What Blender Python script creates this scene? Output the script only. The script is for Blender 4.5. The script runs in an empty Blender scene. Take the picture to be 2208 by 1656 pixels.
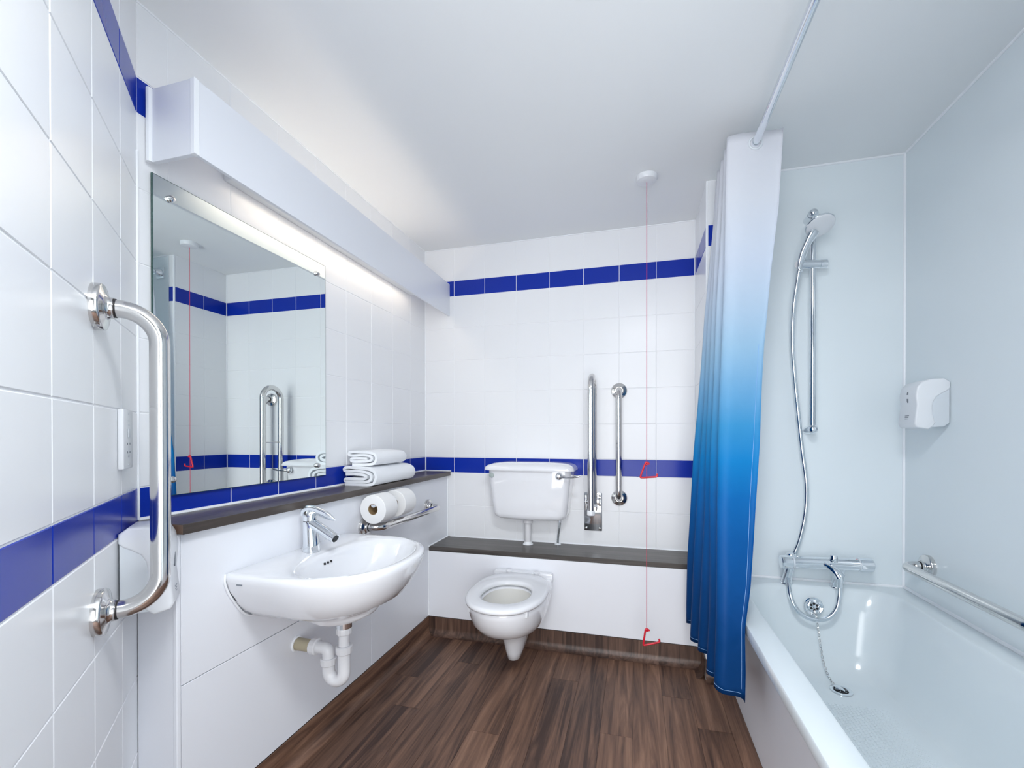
import bpy, bmesh, math, random
from mathutils import Vector, Matrix, geometry
random.seed(7)
PI = math.pi
S = bpy.context.scene
COL = S.collection

# ------------------------------------------------------------------ camera, world, lights, exposure
yaw, pitch, roll = 0.2611, -0.0047, -0.0006
F = Vector((-math.sin(yaw) * math.cos(pitch), math.cos(yaw) * math.cos(pitch), math.sin(pitch)))
R = F.cross(Vector((0, 0, 1))).normalized()
U = R.cross(F)
R, U = R * math.cos(roll) + U * math.sin(roll), U * math.cos(roll) - R * math.sin(roll)
cam_d = bpy.data.cameras.new('camera')
cam = bpy.data.objects.new('camera', cam_d)
COL.objects.link(cam)
cam.matrix_world = Matrix(((R.x, U.x, -F.x, 1.2819), (R.y, U.y, -F.y, -2.5552), (R.z, U.z, -F.z, 1.1265), (0, 0, 0, 1)))
cam_d.sensor_width = 36
cam_d.lens = 952.04 / 2208 * 36
cam_d.shift_x = (1104 - 1114.34) / 2208
cam_d.shift_y = (941.3 - 828) / 2208
cam_d.clip_start = 0.02
S.camera = cam

w = bpy.data.worlds.new('world')
S.world = w
w.use_nodes = True
w.node_tree.nodes['Background'].inputs[0].default_value = (0.8, 0.9, 1, 1)
w.node_tree.nodes['Background'].inputs[1].default_value = 0.12

def area(name, loc, rot, size, power, color, shape='DISK', size_y=None):
    l = bpy.data.lights.new(name, 'AREA')
    l.shape = shape
    l.size = size
    if size_y: l.size_y = size_y
    l.energy = power
    l.color = color
    o = bpy.data.objects.new(name, l)
    COL.objects.link(o)
    o.location = loc
    o.rotation_euler = rot
    return o
area('ceiling_lamp_light', (1.36, -2.36, 2.225), (0, 0, 0), 0.40, 14, (0.97, 0.985, 1.0))
area('entrance_fill_light', (1.27, -3.40, 1.05), (math.radians(97), 0, 0), 1.9, 50, (0.97, 0.985, 1.0), 'RECTANGLE', 1.9)  # unseen fill added behind the camera to brighten walls and ceiling
TUBE_STRENGTH = 4.0
S.view_settings.view_transform = 'Standard'
S.view_settings.look = 'None'
S.view_settings.gamma = 1
S.view_settings.exposure = 0.62
S.view_settings.use_curve_mapping = False
S.cycles.use_denoising = True
S.cycles.max_bounces = 16
S.cycles.diffuse_bounces = 8
S.cycles.glossy_bounces = 8
S.cycles.sample_clamp_indirect = 6

# ------------------------------------------------------------------ materials
def mat(name, col, rough=0.4, metal=0.0, coat=0.0, noise=None, bump=None, emit=None, sheen=0.0, alpha=None, spec=None, sss=0.0):
    m = bpy.data.materials.new(name)
    m.use_nodes = True
    nt = m.node_tree
    b = nt.nodes['Principled BSDF']
    b.inputs['Base Color'].default_value = (*col, 1)
    b.inputs['Roughness'].default_value = rough
    b.inputs['Metallic'].default_value = metal
    b.inputs['Coat Weight'].default_value = coat
    b.inputs['Coat Roughness'].default_value = 0.04
    if spec is not None: b.inputs['Specular IOR Level'].default_value = spec
    if sheen: b.inputs['Sheen Weight'].default_value = sheen
    tc = nt.nodes.new('ShaderNodeTexCoord')
    if noise:                                   # (scale, amount, stretch)
        mp = nt.nodes.new('ShaderNodeMapping')
        mp.inputs['Scale'].default_value = noise[2]
        n = nt.nodes.new('ShaderNodeTexNoise')
        n.inputs['Scale'].default_value = noise[0]
        n.inputs['Detail'].default_value = 4
        mx = nt.nodes.new('ShaderNodeMix')
        mx.data_type = 'RGBA'
        mx.inputs[6].default_value = (*[c * (1 - noise[1]) for c in col], 1)
        mx.inputs[7].default_value = (*[min(1, c * (1 + noise[1])) for c in col], 1)
        nt.links.new(tc.outputs['Object'], mp.inputs[0])
        nt.links.new(mp.outputs[0], n.inputs['Vector'])
        nt.links.new(n.outputs['Fac'], mx.inputs[0])
        nt.links.new(mx.outputs[2], b.inputs['Base Color'])
    if bump:                                    # (scale, strength, distance)
        n2 = nt.nodes.new('ShaderNodeTexNoise')
        n2.inputs['Scale'].default_value = bump[0]
        n2.inputs['Detail'].default_value = 3
        bp = nt.nodes.new('ShaderNodeBump')
        bp.inputs['Strength'].default_value = bump[1]
        bp.inputs['Distance'].default_value = bump[2]
        nt.links.new(tc.outputs['Object'], n2.inputs['Vector'])
        nt.links.new(n2.outputs['Fac'], bp.inputs['Height'])
        nt.links.new(bp.outputs[0], b.inputs['Normal'])
    if emit:
        b.inputs['Emission Color'].default_value = (*emit[0], 1)
        b.inputs['Emission Strength'].default_value = emit[1]
    return m

def wood(name, dark, mid, light, axis, rough=0.35, contrast=1.0, coat=0.0):
    """Streaky wood print; axis 0/1/2 is the grain direction in object space; every object gets its own offset."""
    m = bpy.data.materials.new(name)
    m.use_nodes = True
    nt = m.node_tree
    b = nt.nodes['Principled BSDF']
    b.inputs['Roughness'].default_value = rough
    b.inputs['Coat Weight'].default_value = coat
    b.inputs['Coat Roughness'].default_value = 0.15
    tc = nt.nodes.new('ShaderNodeTexCoord')
    oi = nt.nodes.new('ShaderNodeObjectInfo')
    ad = nt.nodes.new('ShaderNodeVectorMath'); ad.operation = 'ADD'
    sc = nt.nodes.new('ShaderNodeVectorMath'); sc.operation = 'SCALE'
    cx = nt.nodes.new('ShaderNodeCombineXYZ')
    for i in range(3): nt.links.new(oi.outputs['Random'], cx.inputs[i])
    nt.links.new(cx.outputs[0], sc.inputs[0]); sc.inputs['Scale'].default_value = 37
    nt.links.new(tc.outputs['Object'], ad.inputs[0]); nt.links.new(sc.outputs[0], ad.inputs[1])
    mp = nt.nodes.new('ShaderNodeMapping')
    v = [22, 22, 22]; v[axis] = 1.3
    mp.inputs['Scale'].default_value = v
    nt.links.new(ad.outputs[0], mp.inputs[0])
    n = nt.nodes.new('ShaderNodeTexNoise')
    n.inputs['Scale'].default_value = 1.0; n.inputs['Detail'].default_value = 8; n.inputs['Roughness'].default_value = 0.62
    n.inputs['Distortion'].default_value = 1.6
    nt.links.new(mp.outputs[0], n.inputs['Vector'])
    mp2 = nt.nodes.new('ShaderNodeMapping')
    v2 = [170, 170, 170]; v2[axis] = 5
    mp2.inputs['Scale'].default_value = v2
    nt.links.new(ad.outputs[0], mp2.inputs[0])
    n2 = nt.nodes.new('ShaderNodeTexNoise')
    n2.inputs['Scale'].default_value = 1.0; n2.inputs['Detail'].default_value = 3
    nt.links.new(mp2.outputs[0], n2.inputs['Vector'])
    a = nt.nodes.new('ShaderNodeMath'); a.operation = 'MULTIPLY_ADD'
    nt.links.new(n2.outputs['Fac'], a.inputs[0]); a.inputs[1].default_value = 0.120
    nt.links.new(n.outputs['Fac'], a.inputs[2])
    a2 = nt.nodes.new('ShaderNodeMath'); a2.operation = 'MULTIPLY_ADD'
    nt.links.new(oi.outputs['Random'], a2.inputs[0]); a2.inputs[1].default_value = 0.12 * contrast
    nt.links.new(a.outputs[0], a2.inputs[2])
    cr = nt.nodes.new('ShaderNodeValToRGB')
    e = cr.color_ramp.elements
    e[0].position = 0.48; e[0].color = (*dark, 1)
    e[1].position = 0.95; e[1].color = (*light, 1)
    k = e.new(0.70); k.color = (*mid, 1)
    nt.links.new(a2.outputs[0], cr.inputs[0])
    nt.links.new(cr.outputs[0], b.inputs['Base Color'])
    bp = nt.nodes.new('ShaderNodeBump'); bp.inputs['Strength'].default_value = 0.12; bp.inputs['Distance'].default_value = 0.001
    nt.links.new(n2.outputs['Fac'], bp.inputs['Height']); nt.links.new(bp.outputs[0], b.inputs['Normal'])
    return m

M = {}
M['tile'] = mat('white_tile_glaze', (0.82, 0.83, 0.85), 0.28, bump=(9, 0.05, 0.004))
M['blue'] = mat('blue_tile_glaze', (0.006, 0.030, 0.35), 0.22, spec=0.22, bump=(9, 0.05, 0.004))
M['grout'] = mat('white_grout', (0.86, 0.87, 0.89), 0.75, noise=(60, 0.03, (1, 1, 1)))
M['cap'] = mat('grey_green_cap', (0.36, 0.42, 0.41), 0.4)
M['worktop_end'] = mat('brown_edge_band', (0.13, 0.075, 0.05), 0.45, noise=(40, 0.2, (1, 1, 1)))
M['plate'] = mat('steel_dark_reflection', (0.42, 0.44, 0.47), 0.1, 1.0)  # steel with the dark room's reflection put into its base colour
M['bead'] = mat('white_sealant', (0.86, 0.88, 0.91), 0.35)
M['ceil'] = mat('ceiling_paint', (0.82, 0.84, 0.85), 0.55, noise=(3, 0.01, (1, 1, 1)))
M['panel'] = mat('white_laminate_panel', (0.80, 0.815, 0.86), 0.32, noise=(2, 0.012, (1, 1, 1)))
M['shower'] = mat('shower_wall_panel', (0.74, 0.80, 0.83), 0.22, noise=(1.2, 0.01, (1, 1, 1)))
M['pelmet'] = mat('pelmet_laminate', (0.78, 0.80, 0.85), 0.3, noise=(2, 0.01, (1, 1, 1)))
M['paint'] = mat('plain_wall_paint', (0.80, 0.82, 0.84), 0.5, noise=(3, 0.01, (1, 1, 1)))
M['mirror'] = mat('mirror_glass', (0.84, 0.90, 0.89), 0.0, 1.0)
M['mirror_edge'] = mat('mirror_glass_edge', (0.04, 0.10, 0.09), 0.1, 0.3)
M['chrome'] = mat('chrome', (0.80, 0.83, 0.86), 0.07, 1.0)
M['steel'] = mat('polished_steel', (0.68, 0.67, 0.66), 0.13, 1.0)
M['dark'] = mat('dark_hole', (0.01, 0.012, 0.015), 0.6)
M['ceramic'] = mat('white_ceramic', (0.80, 0.81, 0.84), 0.08, coat=0.6, noise=(2, 0.008, (1, 1, 1)))
M['bowl'] = mat('bowl_ceramic', (0.80, 0.79, 0.76), 0.12, coat=0.4, noise=(3, 0.03, (1, 1, 1)))
M['seat'] = mat('seat_plastic', (0.80, 0.81, 0.84), 0.16, noise=(2, 0.008, (1, 1, 1)))
M['water'] = mat('bowl_water', (0.42, 0.39, 0.30), 0.03)
M['acrylic'] = mat('bath_acrylic', (0.70, 0.76, 0.79), 0.13, coat=0.1, noise=(1.5, 0.008, (1, 1, 1)))
M['plastic'] = mat('white_plastic', (0.74, 0.76, 0.79), 0.28, noise=(5, 0.01, (1, 1, 1)))
M['plastic2'] = mat('pale_grey_plastic', (0.62, 0.66, 0.70), 0.35, noise=(5, 0.01, (1, 1, 1)))
M['pvc'] = mat('white_pipe_plastic', (0.70, 0.70, 0.72), 0.3, noise=(8, 0.02, (1, 1, 1)))
M['beige'] = mat('beige_pipe', (0.42, 0.37, 0.26), 0.45, noise=(20, 0.05, (1, 1, 1)))
M['red'] = mat('red_plastic', (0.62, 0.01, 0.03), 0.3)
M['cordred'] = mat('red_cord', (0.60, 0.03, 0.08), 0.6)
M['towel'] = mat('white_terry', (0.84, 0.86, 0.89), 0.95, sheen=0.3, noise=(700, 0.05, (1, 1, 1)), bump=(900, 0.5, 0.0012))
M['paper'] = mat('toilet_paper', (0.80, 0.80, 0.80), 0.95, noise=(300, 0.02, (1, 1, 1)), bump=(500, 0.25, 0.0006))
M['card'] = mat('brown_card', (0.30, 0.20, 0.10), 0.9)
M['print'] = mat('grey_print', (0.18, 0.20, 0.23), 0.5)
M['redring'] = mat('red_marker', (0.55, 0.08, 0.07), 0.4)
M['lamp'] = mat('tube_glow', (1, 1, 1), 0.4, emit=((1.0, 0.86, 0.68), TUBE_STRENGTH))
M['diffuser'] = mat('lamp_diffuser', (1, 1, 1), 0.4, emit=((0.80, 0.91, 1.0), 3))
M['black'] = mat('black_capping', (0.012, 0.01, 0.012), 0.5)
M['hose'] = mat('steel_hose', (0.70, 0.75, 0.79), 0.22, 1.0)
M['thread'] = mat('pale_thread', (0.25, 0.45, 0.75), 0.8)
M['worktop'] = wood('dark_worktop_laminate', (0.055, 0.044, 0.038), (0.105, 0.085, 0.074), (0.18, 0.15, 0.13), 1, 0.33, 0.4)
M['worktop_x'] = wood('dark_worktop_laminate_cross', (0.048, 0.041, 0.037), (0.088, 0.076, 0.070), (0.15, 0.13, 0.12), 0, 0.33, 0.4)
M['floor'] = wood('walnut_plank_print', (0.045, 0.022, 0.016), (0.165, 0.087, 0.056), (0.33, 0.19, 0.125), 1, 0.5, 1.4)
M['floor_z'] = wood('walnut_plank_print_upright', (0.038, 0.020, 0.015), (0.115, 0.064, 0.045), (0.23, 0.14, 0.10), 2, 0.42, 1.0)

def curtain_material():
    m = bpy.data.materials.new('ombre_curtain_cloth')
    m.use_nodes = True
    nt = m.node_tree
    b = nt.nodes['Principled BSDF']
    b.inputs['Roughness'].default_value = 0.55
    b.inputs['Specular IOR Level'].default_value = 0.2
    tc = nt.nodes.new('ShaderNodeTexCoord')
    sp = nt.nodes.new('ShaderNodeSeparateXYZ')
    nt.links.new(tc.outputs['Object'], sp.inputs[0])
    mr = nt.nodes.new('ShaderNodeMapRange')
    mr.inputs[1].default_value = 0.22; mr.inputs[2].default_value = 2.22
    nt.links.new(sp.outputs[2], mr.inputs[0])
    cr = nt.nodes.new('ShaderNodeValToRGB')
    e = cr.color_ramp.elements
    e[0].position = 0.0; e[0].color = (0.000, 0.040, 0.16, 1)
    e[1].position = 1.0; e[1].color = (0.76, 0.77, 0.82, 1)
    for p, c in ((0.15, (0.000, 0.058, 0.23)), (0.27, (0.000, 0.095, 0.34)), (0.34, (0.001, 0.14, 0.44)), (0.405, (0.003, 0.22, 0.56)), (0.47, (0.045, 0.30, 0.60)),
                 (0.54, (0.17, 0.41, 0.66)), (0.61, (0.32, 0.52, 0.70)), (0.69, (0.47, 0.60, 0.74)), (0.77, (0.60, 0.67, 0.78)), (0.88, (0.71, 0.74, 0.80))):
        k = e.new(p); k.color = (*c, 1)
    nt.links.new(mr.outputs[0], cr.inputs[0])
    nt.links.new(cr.outputs[0], b.inputs['Base Color'])
    n2 = nt.nodes.new('ShaderNodeTexNoise')
    n2.inputs['Scale'].default_value = 14; n2.inputs['Detail'].default_value = 2
    bp = nt.nodes.new('ShaderNodeBump'); bp.inputs['Strength'].default_value = 0.25; bp.inputs['Distance'].default_value = 0.02
    nt.links.new(tc.outputs['Object'], n2.inputs['Vector'])
    nt.links.new(n2.outputs['Fac'], bp.inputs['Height']); nt.links.new(bp.outputs[0], b.inputs['Normal'])
    # thin cloth lets some light through
    tr = nt.nodes.new('ShaderNodeBsdfTranslucent')
    nt.links.new(cr.outputs[0], tr.inputs[0])
    mx = nt.nodes.new('ShaderNodeMixShader'); mx.inputs[0].default_value = 0.22
    out = nt.nodes['Material Output']
    nt.links.new(b.outputs[0], mx.inputs[1]); nt.links.new(tr.outputs[0], mx.inputs[2])
    nt.links.new(mx.outputs[0], out.inputs[0])
    return m
M['curtain'] = curtain_material()

# ------------------------------------------------------------------ mesh helpers
class MB:
    def __init__(s): s.v = []; s.f = []
    def add(s, vs, fs, mtx=None):
        o = len(s.v)
        s.v += [(mtx @ Vector(p)) if mtx else Vector(p) for p in vs]
        s.f += [tuple(i + o for i in f) for f in fs]
        return s
    def box(s, x0, y0, z0, x1, y1, z1, bev=0.0, seg=2, mtx=None):
        if bev <= 0:
            vs = [(x0, y0, z0), (x1, y0, z0), (x1, y1, z0), (x0, y1, z0), (x0, y0, z1), (x1, y0, z1), (x1, y1, z1), (x0, y1, z1)]
            fs = [(0, 3, 2, 1), (4, 5, 6, 7), (0, 1, 5, 4), (1, 2, 6, 5), (2, 3, 7, 6), (3, 0, 4, 7)]
            return s.add(vs, fs, mtx)
        bm = bmesh.new()
        bmesh.ops.create_cube(bm, size=1)
        for v in bm.verts:
            v.co = Vector(((x0 + x1) / 2 + v.co.x * (x1 - x0), (y0 + y1) / 2 + v.co.y * (y1 - y0), (z0 + z1) / 2 + v.co.z * (z1 - z0)))
        bmesh.ops.bevel(bm, geom=bm.edges[:], offset=bev, segments=seg, profile=0.5, affect='EDGES')
        bm.verts.index_update()
        vs = [v.co.copy() for v in bm.verts]; fs = [tuple(v.index for v in f.verts) for f in bm.faces]
        bm.free()
        return s.add(vs, fs, mtx)
    def rings(s, rings, close=True, cap0=False, cap1=False, mtx=None):
        n = len(rings[0]); vs = [p for r in rings for p in r]; fs = []
        for k in range(len(rings) - 1):
            for i in range(n if close else n - 1):
                j = (i + 1) % n
                fs.append((k * n + i, k * n + j, (k + 1) * n + j, (k + 1) * n + i))
        if cap0: fs.append(tuple(reversed(range(n))))
        if cap1: fs.append(tuple((len(rings) - 1) * n + i for i in range(n)))
        return s.add(vs, fs, mtx)
    def lathe(s, prof, axis=(0, 0, 1), at=(0, 0, 0), n=32, cap0=True, cap1=True):
        """prof: list of (radius, height) along axis from 'at'."""
        a = Vector(axis).normalized()
        q = a.orthogonal().normalized(); r = a.cross(q)
        rr = [[Vector(at) + a * h + (q * math.cos(2 * PI * i / n) + r * math.sin(2 * PI * i / n)) * max(rad, 1e-5) for i in range(n)] for rad, h in prof]
        return s.rings(rr, True, cap0, cap1)
    def tube(s, pts, r, n=16, cap=True, flat=None):
        """parallel-transport tube; r a number or list; flat=(sx, sy) squashes the section"""
        P = [Vector(p) for p in pts]
        T = []
        for i in range(len(P)):
            t = (P[min(i + 1, len(P) - 1)] - P[max(i - 1, 0)])
            T.append(t.normalized())
        q = T[0].orthogonal().normalized()
        if abs(T[0].z) < 0.9: q = T[0].cross(Vector((0, 0, 1))).normalized()
        rr = []
        for i, p in enumerate(P):
            if i:
                ax = T[i - 1].cross(T[i])
                if ax.length > 1e-9:
                    q = Matrix.Rotation(T[i - 1].angle(T[i]), 3, ax.normalized()) @ q
            q = (q - T[i] * q.dot(T[i])).normalized()
            b = T[i].cross(q)
            rad = r[i] if isinstance(r, (list, tuple)) else r
            fx, fy = flat if flat else (1, 1)
            rr.append([p + q * math.cos(2 * PI * k / n) * rad * fx + b * math.sin(2 * PI * k / n) * rad * fy for k in range(n)])
        return s.rings(rr, True, cap, cap)
    def torus(s, c, axis, Rr, r, n=32, m=12):
        a = Vector(axis).normalized(); q = a.orthogonal().normalized(); b = a.cross(q)
        rr = []
        for i in range(n):
            d = q * math.cos(2 * PI * i / n) + b * math.sin(2 * PI * i / n)
            rr.append([Vector(c) + d * (Rr + r * math.cos(2 * PI * k / m)) + a * r * math.sin(2 * PI * k / m) for k in range(m)])
        rr.append(rr[0])
        return s.rings(rr)

def mesh(name, mb, m, smooth=True, angle=40, mtx=None):
    me = bpy.data.meshes.new(name)
    inv = mtx.inverted() if mtx else None
    me.from_pydata([(inv @ v if inv else v) for v in mb.v], [], mb.f)
    bm = bmesh.new(); bm.from_mesh(me)
    bmesh.ops.remove_doubles(bm, verts=bm.verts, dist=1e-6)
    bmesh.ops.recalc_face_normals(bm, faces=bm.faces)
    bm.to_mesh(me); bm.free()
    if smooth:
        me.shade_smooth()
        me.set_sharp_from_angle(angle=math.radians(angle))
    me.materials.append(m)
    return me

def obj(name, mb, m, parent=None, smooth=True, angle=40, loc=None):
    """mb in world coordinates; origin at parent's origin or loc"""
    if parent is not None:
        pm = parent.matrix_basis if parent.parent is None else parent.parent.matrix_basis @ parent.matrix_basis
        base = pm if loc is None else Matrix.Translation(loc)
        me = mesh(name, mb, m, smooth, angle, base)
        o = bpy.data.objects.new(name, me); COL.objects.link(o)
        o.parent = parent
        if loc is not None: o.matrix_basis = pm.inverted() @ base
    else:
        base = Matrix.Translation(loc or (0, 0, 0))
        o = bpy.data.objects.new(name, mesh(name, mb, m, smooth, angle, base)); COL.objects.link(o)
        o.matrix_basis = base
    return o

def tag(o, label=None, cat=None, group=None, kind=None):
    if label: o['label'] = label
    if cat: o['category'] = cat
    if group: o['group'] = group
    if kind: o['kind'] = kind
    return o
def thing(name, label, cat, loc=(0, 0, 0), group=None, mtx=None):
    o = bpy.data.objects.new(name, None); COL.objects.link(o)
    o.empty_display_size = 0.05
    o.matrix_basis = mtx if mtx else Matrix.Translation(loc)
    return tag(o, label, cat, group)
def struct(name, mb, m, smooth=False, loc=None, label=None):
    return tag(obj(name, mb, m, None, smooth, loc=loc), label=label, kind='structure')
def copy_tree(o, mtx=None, parent=None, label=None):
    c = o.copy(); COL.objects.link(c); c.parent = parent
    if mtx is not None: c.matrix_basis = mtx
    if label: c['label'] = label
    for ch in list(o.children): copy_tree(ch, None, c)
    return c

def frame(origin, n):
    n = Vector(n).normalized(); x = n.cross(Vector((0, 0, 1))); z = Vector((0, 0, 1))
    return Matrix(((x.x, n.x, z.x, origin[0]), (x.y, n.y, z.y, origin[1]), (x.z, n.z, z.z, origin[2]), (0, 0, 0, 1)))

def bend_path(corners, rad, seg=8):
    """polyline with rounded corners"""
    C = [Vector(c) for c in corners]; out = [C[0]]
    for i in range(1, len(C) - 1):
        a, b, c = C[i - 1], C[i], C[i + 1]
        d1 = (a - b).normalized(); d2 = (c - b).normalized()
        ang = d1.angle(d2); t = rad / math.tan(ang / 2)
        p1 = b + d1 * t; p2 = b + d2 * t
        cen = b + (d1 + d2).normalized() * (rad / math.sin(ang / 2))
        for k in range(seg + 1):
            u = k / seg
            v1 = p1 - cen; v2 = p2 - cen
            th = v1.angle(v2)
            v = (v1 * math.sin((1 - u) * th) + v2 * math.sin(u * th)) / math.sin(th)
            out.append(cen + v)
    out.append(C[-1])
    return out
def smooth_path(pts, sub=8):
    P = [Vector(p) for p in pts]; out = []
    for i in range(len(P) - 1):
        p0 = P[max(i - 1, 0)]; p1 = P[i]; p2 = P[i + 1]; p3 = P[min(i + 2, len(P) - 1)]
        for k in range(sub):
            t = k / sub
            out.append(0.5 * ((2 * p1) + (p2 - p0) * t + (2 * p0 - 5 * p1 + 4 * p2 - p3) * t * t + (3 * p1 - p0 - 3 * p2 + p3) * t ** 3))
    out.append(P[-1]); return out

# ------------------------------------------------------------------ room shell
H = 2.283; XR = 2.357; YE = -0.38; XN = 1.596; XD = 0.15; YB = -0.265; YC = -1.677
ANG = 0.7884
DO = Vector((0, YC, 0)); DD = Vector((math.sin(ANG), -math.cos(ANG), 0)); DN = Vector((math.cos(ANG), math.sin(ANG), 0))
YF = -2.97
def dw(s, off, z): return DO + DD * s + DN * off + Vector((0, 0, z))

GR = 0.0016      # grout lies this far behind the tile faces
tile_cache = {}
def tile_mesh(wd, ht, m):
    key = (round(wd, 3), round(ht, 3), m)
    if key not in tile_cache:
        g = 0.0015; b = 0.0012
        x0, x1, z0, z1 = g, wd - g, g, ht - g
        o = [(x0, -0.006, z0), (x1, -0.006, z0), (x1, -0.006, z1), (x0, -0.006, z1)]
        mid = [(x0, -b, z0), (x1, -b, z0), (x1, -b, z1), (x0, -b, z1)]
        e = b * 1.3
        top = [(x0 + e, 0, z0 + e), (x1 - e, 0, z0 + e), (x1 - e, 0, z1 - e), (x0 + e, 0, z1 - e)]
        mb = MB().rings([o, mid, top], True, False, True)
        tile_cache[key] = mesh('tile', mb, M[m], False)
    return tile_cache[key]
def tile_wall(wall, origin, n, ss, zs):
    """tiles between the joints ss (along the wall) and zs; children of the wall"""
    fm = frame(origin, n)
    for a, b in zip(ss[:-1], ss[1:]):
        for c, d in zip(zs[:-1], zs[1:]):
            blue = abs(d - 0.985) < 1e-3 and abs(c - 0.889) < 1e-3 or abs(c - 1.985) < 1e-3
            o = bpy.data.objects.new('tile', tile_mesh(b - a, d - c, 'blue' if blue else 'tile'))
            COL.objects.link(o); o.parent = wall
            wl = wall.matrix_basis
            # tiny unevenness so that reflections break from tile to tile
            j = Matrix.Rotation(random.uniform(-.0022, .0022), 4, 'Z') @ Matrix.Rotation(random.uniform(-.0022, .0022), 4, 'X')
            o.matrix_basis = wl.inverted() @ fm @ Matrix.Translation((a, 0, c)) @ j
ZUP = [0.889, 0.985, 1.185, 1.385, 1.585, 1.785, 1.985, 2.081, 2.281]

struct('ceiling', MB().box(-0.12, YF - 0.1, H, XR + 0.1, 0.12, H + 0.1), M['ceil'])
wl = struct('wall_left', MB().box(-0.12, YC - 0.12, 0, -GR, 0.12, H), M['grout'], loc=(0, 0, 0))
ys = [0] + [0.1952 + 0.2 * i for i in range(8)] + [1.677]
tile_wall(wl, (0, 0, 0), (1, 0, 0), ys, ZUP)
wb = struct('wall_back', MB().box(-0.12, GR, 0, XR + 0.1, 0.12, H), M['grout'], loc=(0, 0, 0))
xs = [0] + [0.1964 + 0.2 * i for i in range(8)]
xsb = sorted([XN - x for x in xs[:-1] + [XN]])
tile_wall(wb, (XN, 0, 0), (0, -1, 0), xsb, [0.489, 0.689] + ZUP)
# the nib beside the bath: a box in front of the back wall
wn = struct('wall_nib', MB().box(XN + GR, YE + GR, 0, XR + 0.1, GR * 2, H), M['grout'], loc=(0, 0, 0))
tile_wall(wn, (XN, YE, 0), (-1, 0, 0), [0.008, 0.204, 0.379], [0.489, 0.689] + ZUP)
tile_wall(wn, (XN + 0.044, YE, 0), (0, -1, 0), [0.0, 0.036], [0.489, 0.689] + ZUP)
struct('trim_1', MB().box(XN - 0.001, YE - 0.001, 0.11, XN + 0.008, YE + 0.009, H, 0.002, 2), M['bead'])
# diagonal wall at the left
wd_ = MB()
p0 = dw(0, -GR, 0); p1 = dw(1.19, -GR, 0); p2 = dw(1.19, -0.1, 0); p3 = dw(-0.04, -0.1, 0)
q = [p0, p1, p2, p3]
wd_.rings([[Vector((p.x, p.y, 0)) for p in q], [Vector((p.x, p.y, H)) for p in q]], True, True, True)
wdg = struct('wall_diagonal', wd_, M['grout'], loc=(0, 0, 0))
sd = [0] + [0.1646 + 0.2 * j for j in range(6)]
tile_wall(wdg, (0, YC, 0), tuple(DN), sd, [0, 0.089, 0.289, 0.489, 0.689] + ZUP)
# bath recess
struct('wall_bath_end', MB().box(XN + 0.044, YE - 0.002, 0.45, XR, YE + 0.004, H), M['shower'])
struct('wall_right', MB().box(XR, YF - 0.1, 0, XR + 0.1, YE + 0.1, H), M['shower'])
struct('wall_bath_foot', MB().box(1.72, -2.24, 0, XR, -2.14, H), M['shower'])
struct('wall_entry', MB().box(0.74, YF - 0.1, 0, 0.84, -2.50, H), M['paint'])
struct('wall_front', MB().box(2.1, YF - 0.1, 0, XR + 0.1, YF, H), M['paint'])
# sealant beads
def bead(name, a, b, r=0.005):
    struct(name, MB().tube([a, b], r, 8), M['bead'], smooth=True)
bead('trim_2', (0.002, -0.002, 0.9), (0.002, -0.002, H), 0.004)
bead('trim_3', (XR - 0.002, YE - 0.004, 0.495), (XR - 0.002, YE - 0.004, H), 0.006)
bead('trim_4', (XN + 0.05, YE - 0.004, H - 0.002), (XR, YE - 0.004, H - 0.002), 0.005)
bead('trim_5', (XR - 0.002, YE, H - 0.002), (XR - 0.002, -2.14, H - 0.002), 0.005)
bead('trim_6', (XR - 0.002, YE, 0.496), (XR - 0.002, -2.08, 0.496), 0.007)
bead('trim_7', (1.66, YE - 0.004, 0.496), (XR, YE - 0.004, 0.496), 0.006)
bead('trim_8', (XD + 0.02, -0.003, 0.491), (XN, -0.003, 0.491), 0.005)
bead('trim_9', (0.002, -0.003, 0.899), (0.002, -1.68, 0.899), 0.006)
bead('trim_10', (0.0, -0.003, 0.899), (0.176, -0.003, 0.899), 0.004)
bead('trim_11', (XD + 0.003, -0.004, 0.492), (XD + 0.003, -0.265, 0.492), 0.004)
bead('trim_12', (XD + 0.003, -0.004, 0.492), (XD + 0.003, -0.004, 0.868), 0.004)
bead('trim_13', (XD + 0.002, YB - 0.002, 0.10), (XD + 0.002, YB - 0.002, 0.47), 0.0035)
bead('trim_14', (0.004, YC - 0.016, 0.10), (0.006, YC - 0.016, 0.868), 0.006)
bead('trim_15', (XN - 0.002, -0.002, 0.495), (XN - 0.002, -0.002, H), 0.003)
bead('trim_16', (0.005, YC - 0.004, 0.90), (0.005, YC - 0.004, 1.88), 0.004)
bead('trim_17', (0.0, 0, H - 0.001), (XN, 0, H - 0.001), 0.003)
bead('trim_18', (0.0, 0, H - 0.001), (0.0, YC, H - 0.001), 0.003)

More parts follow.
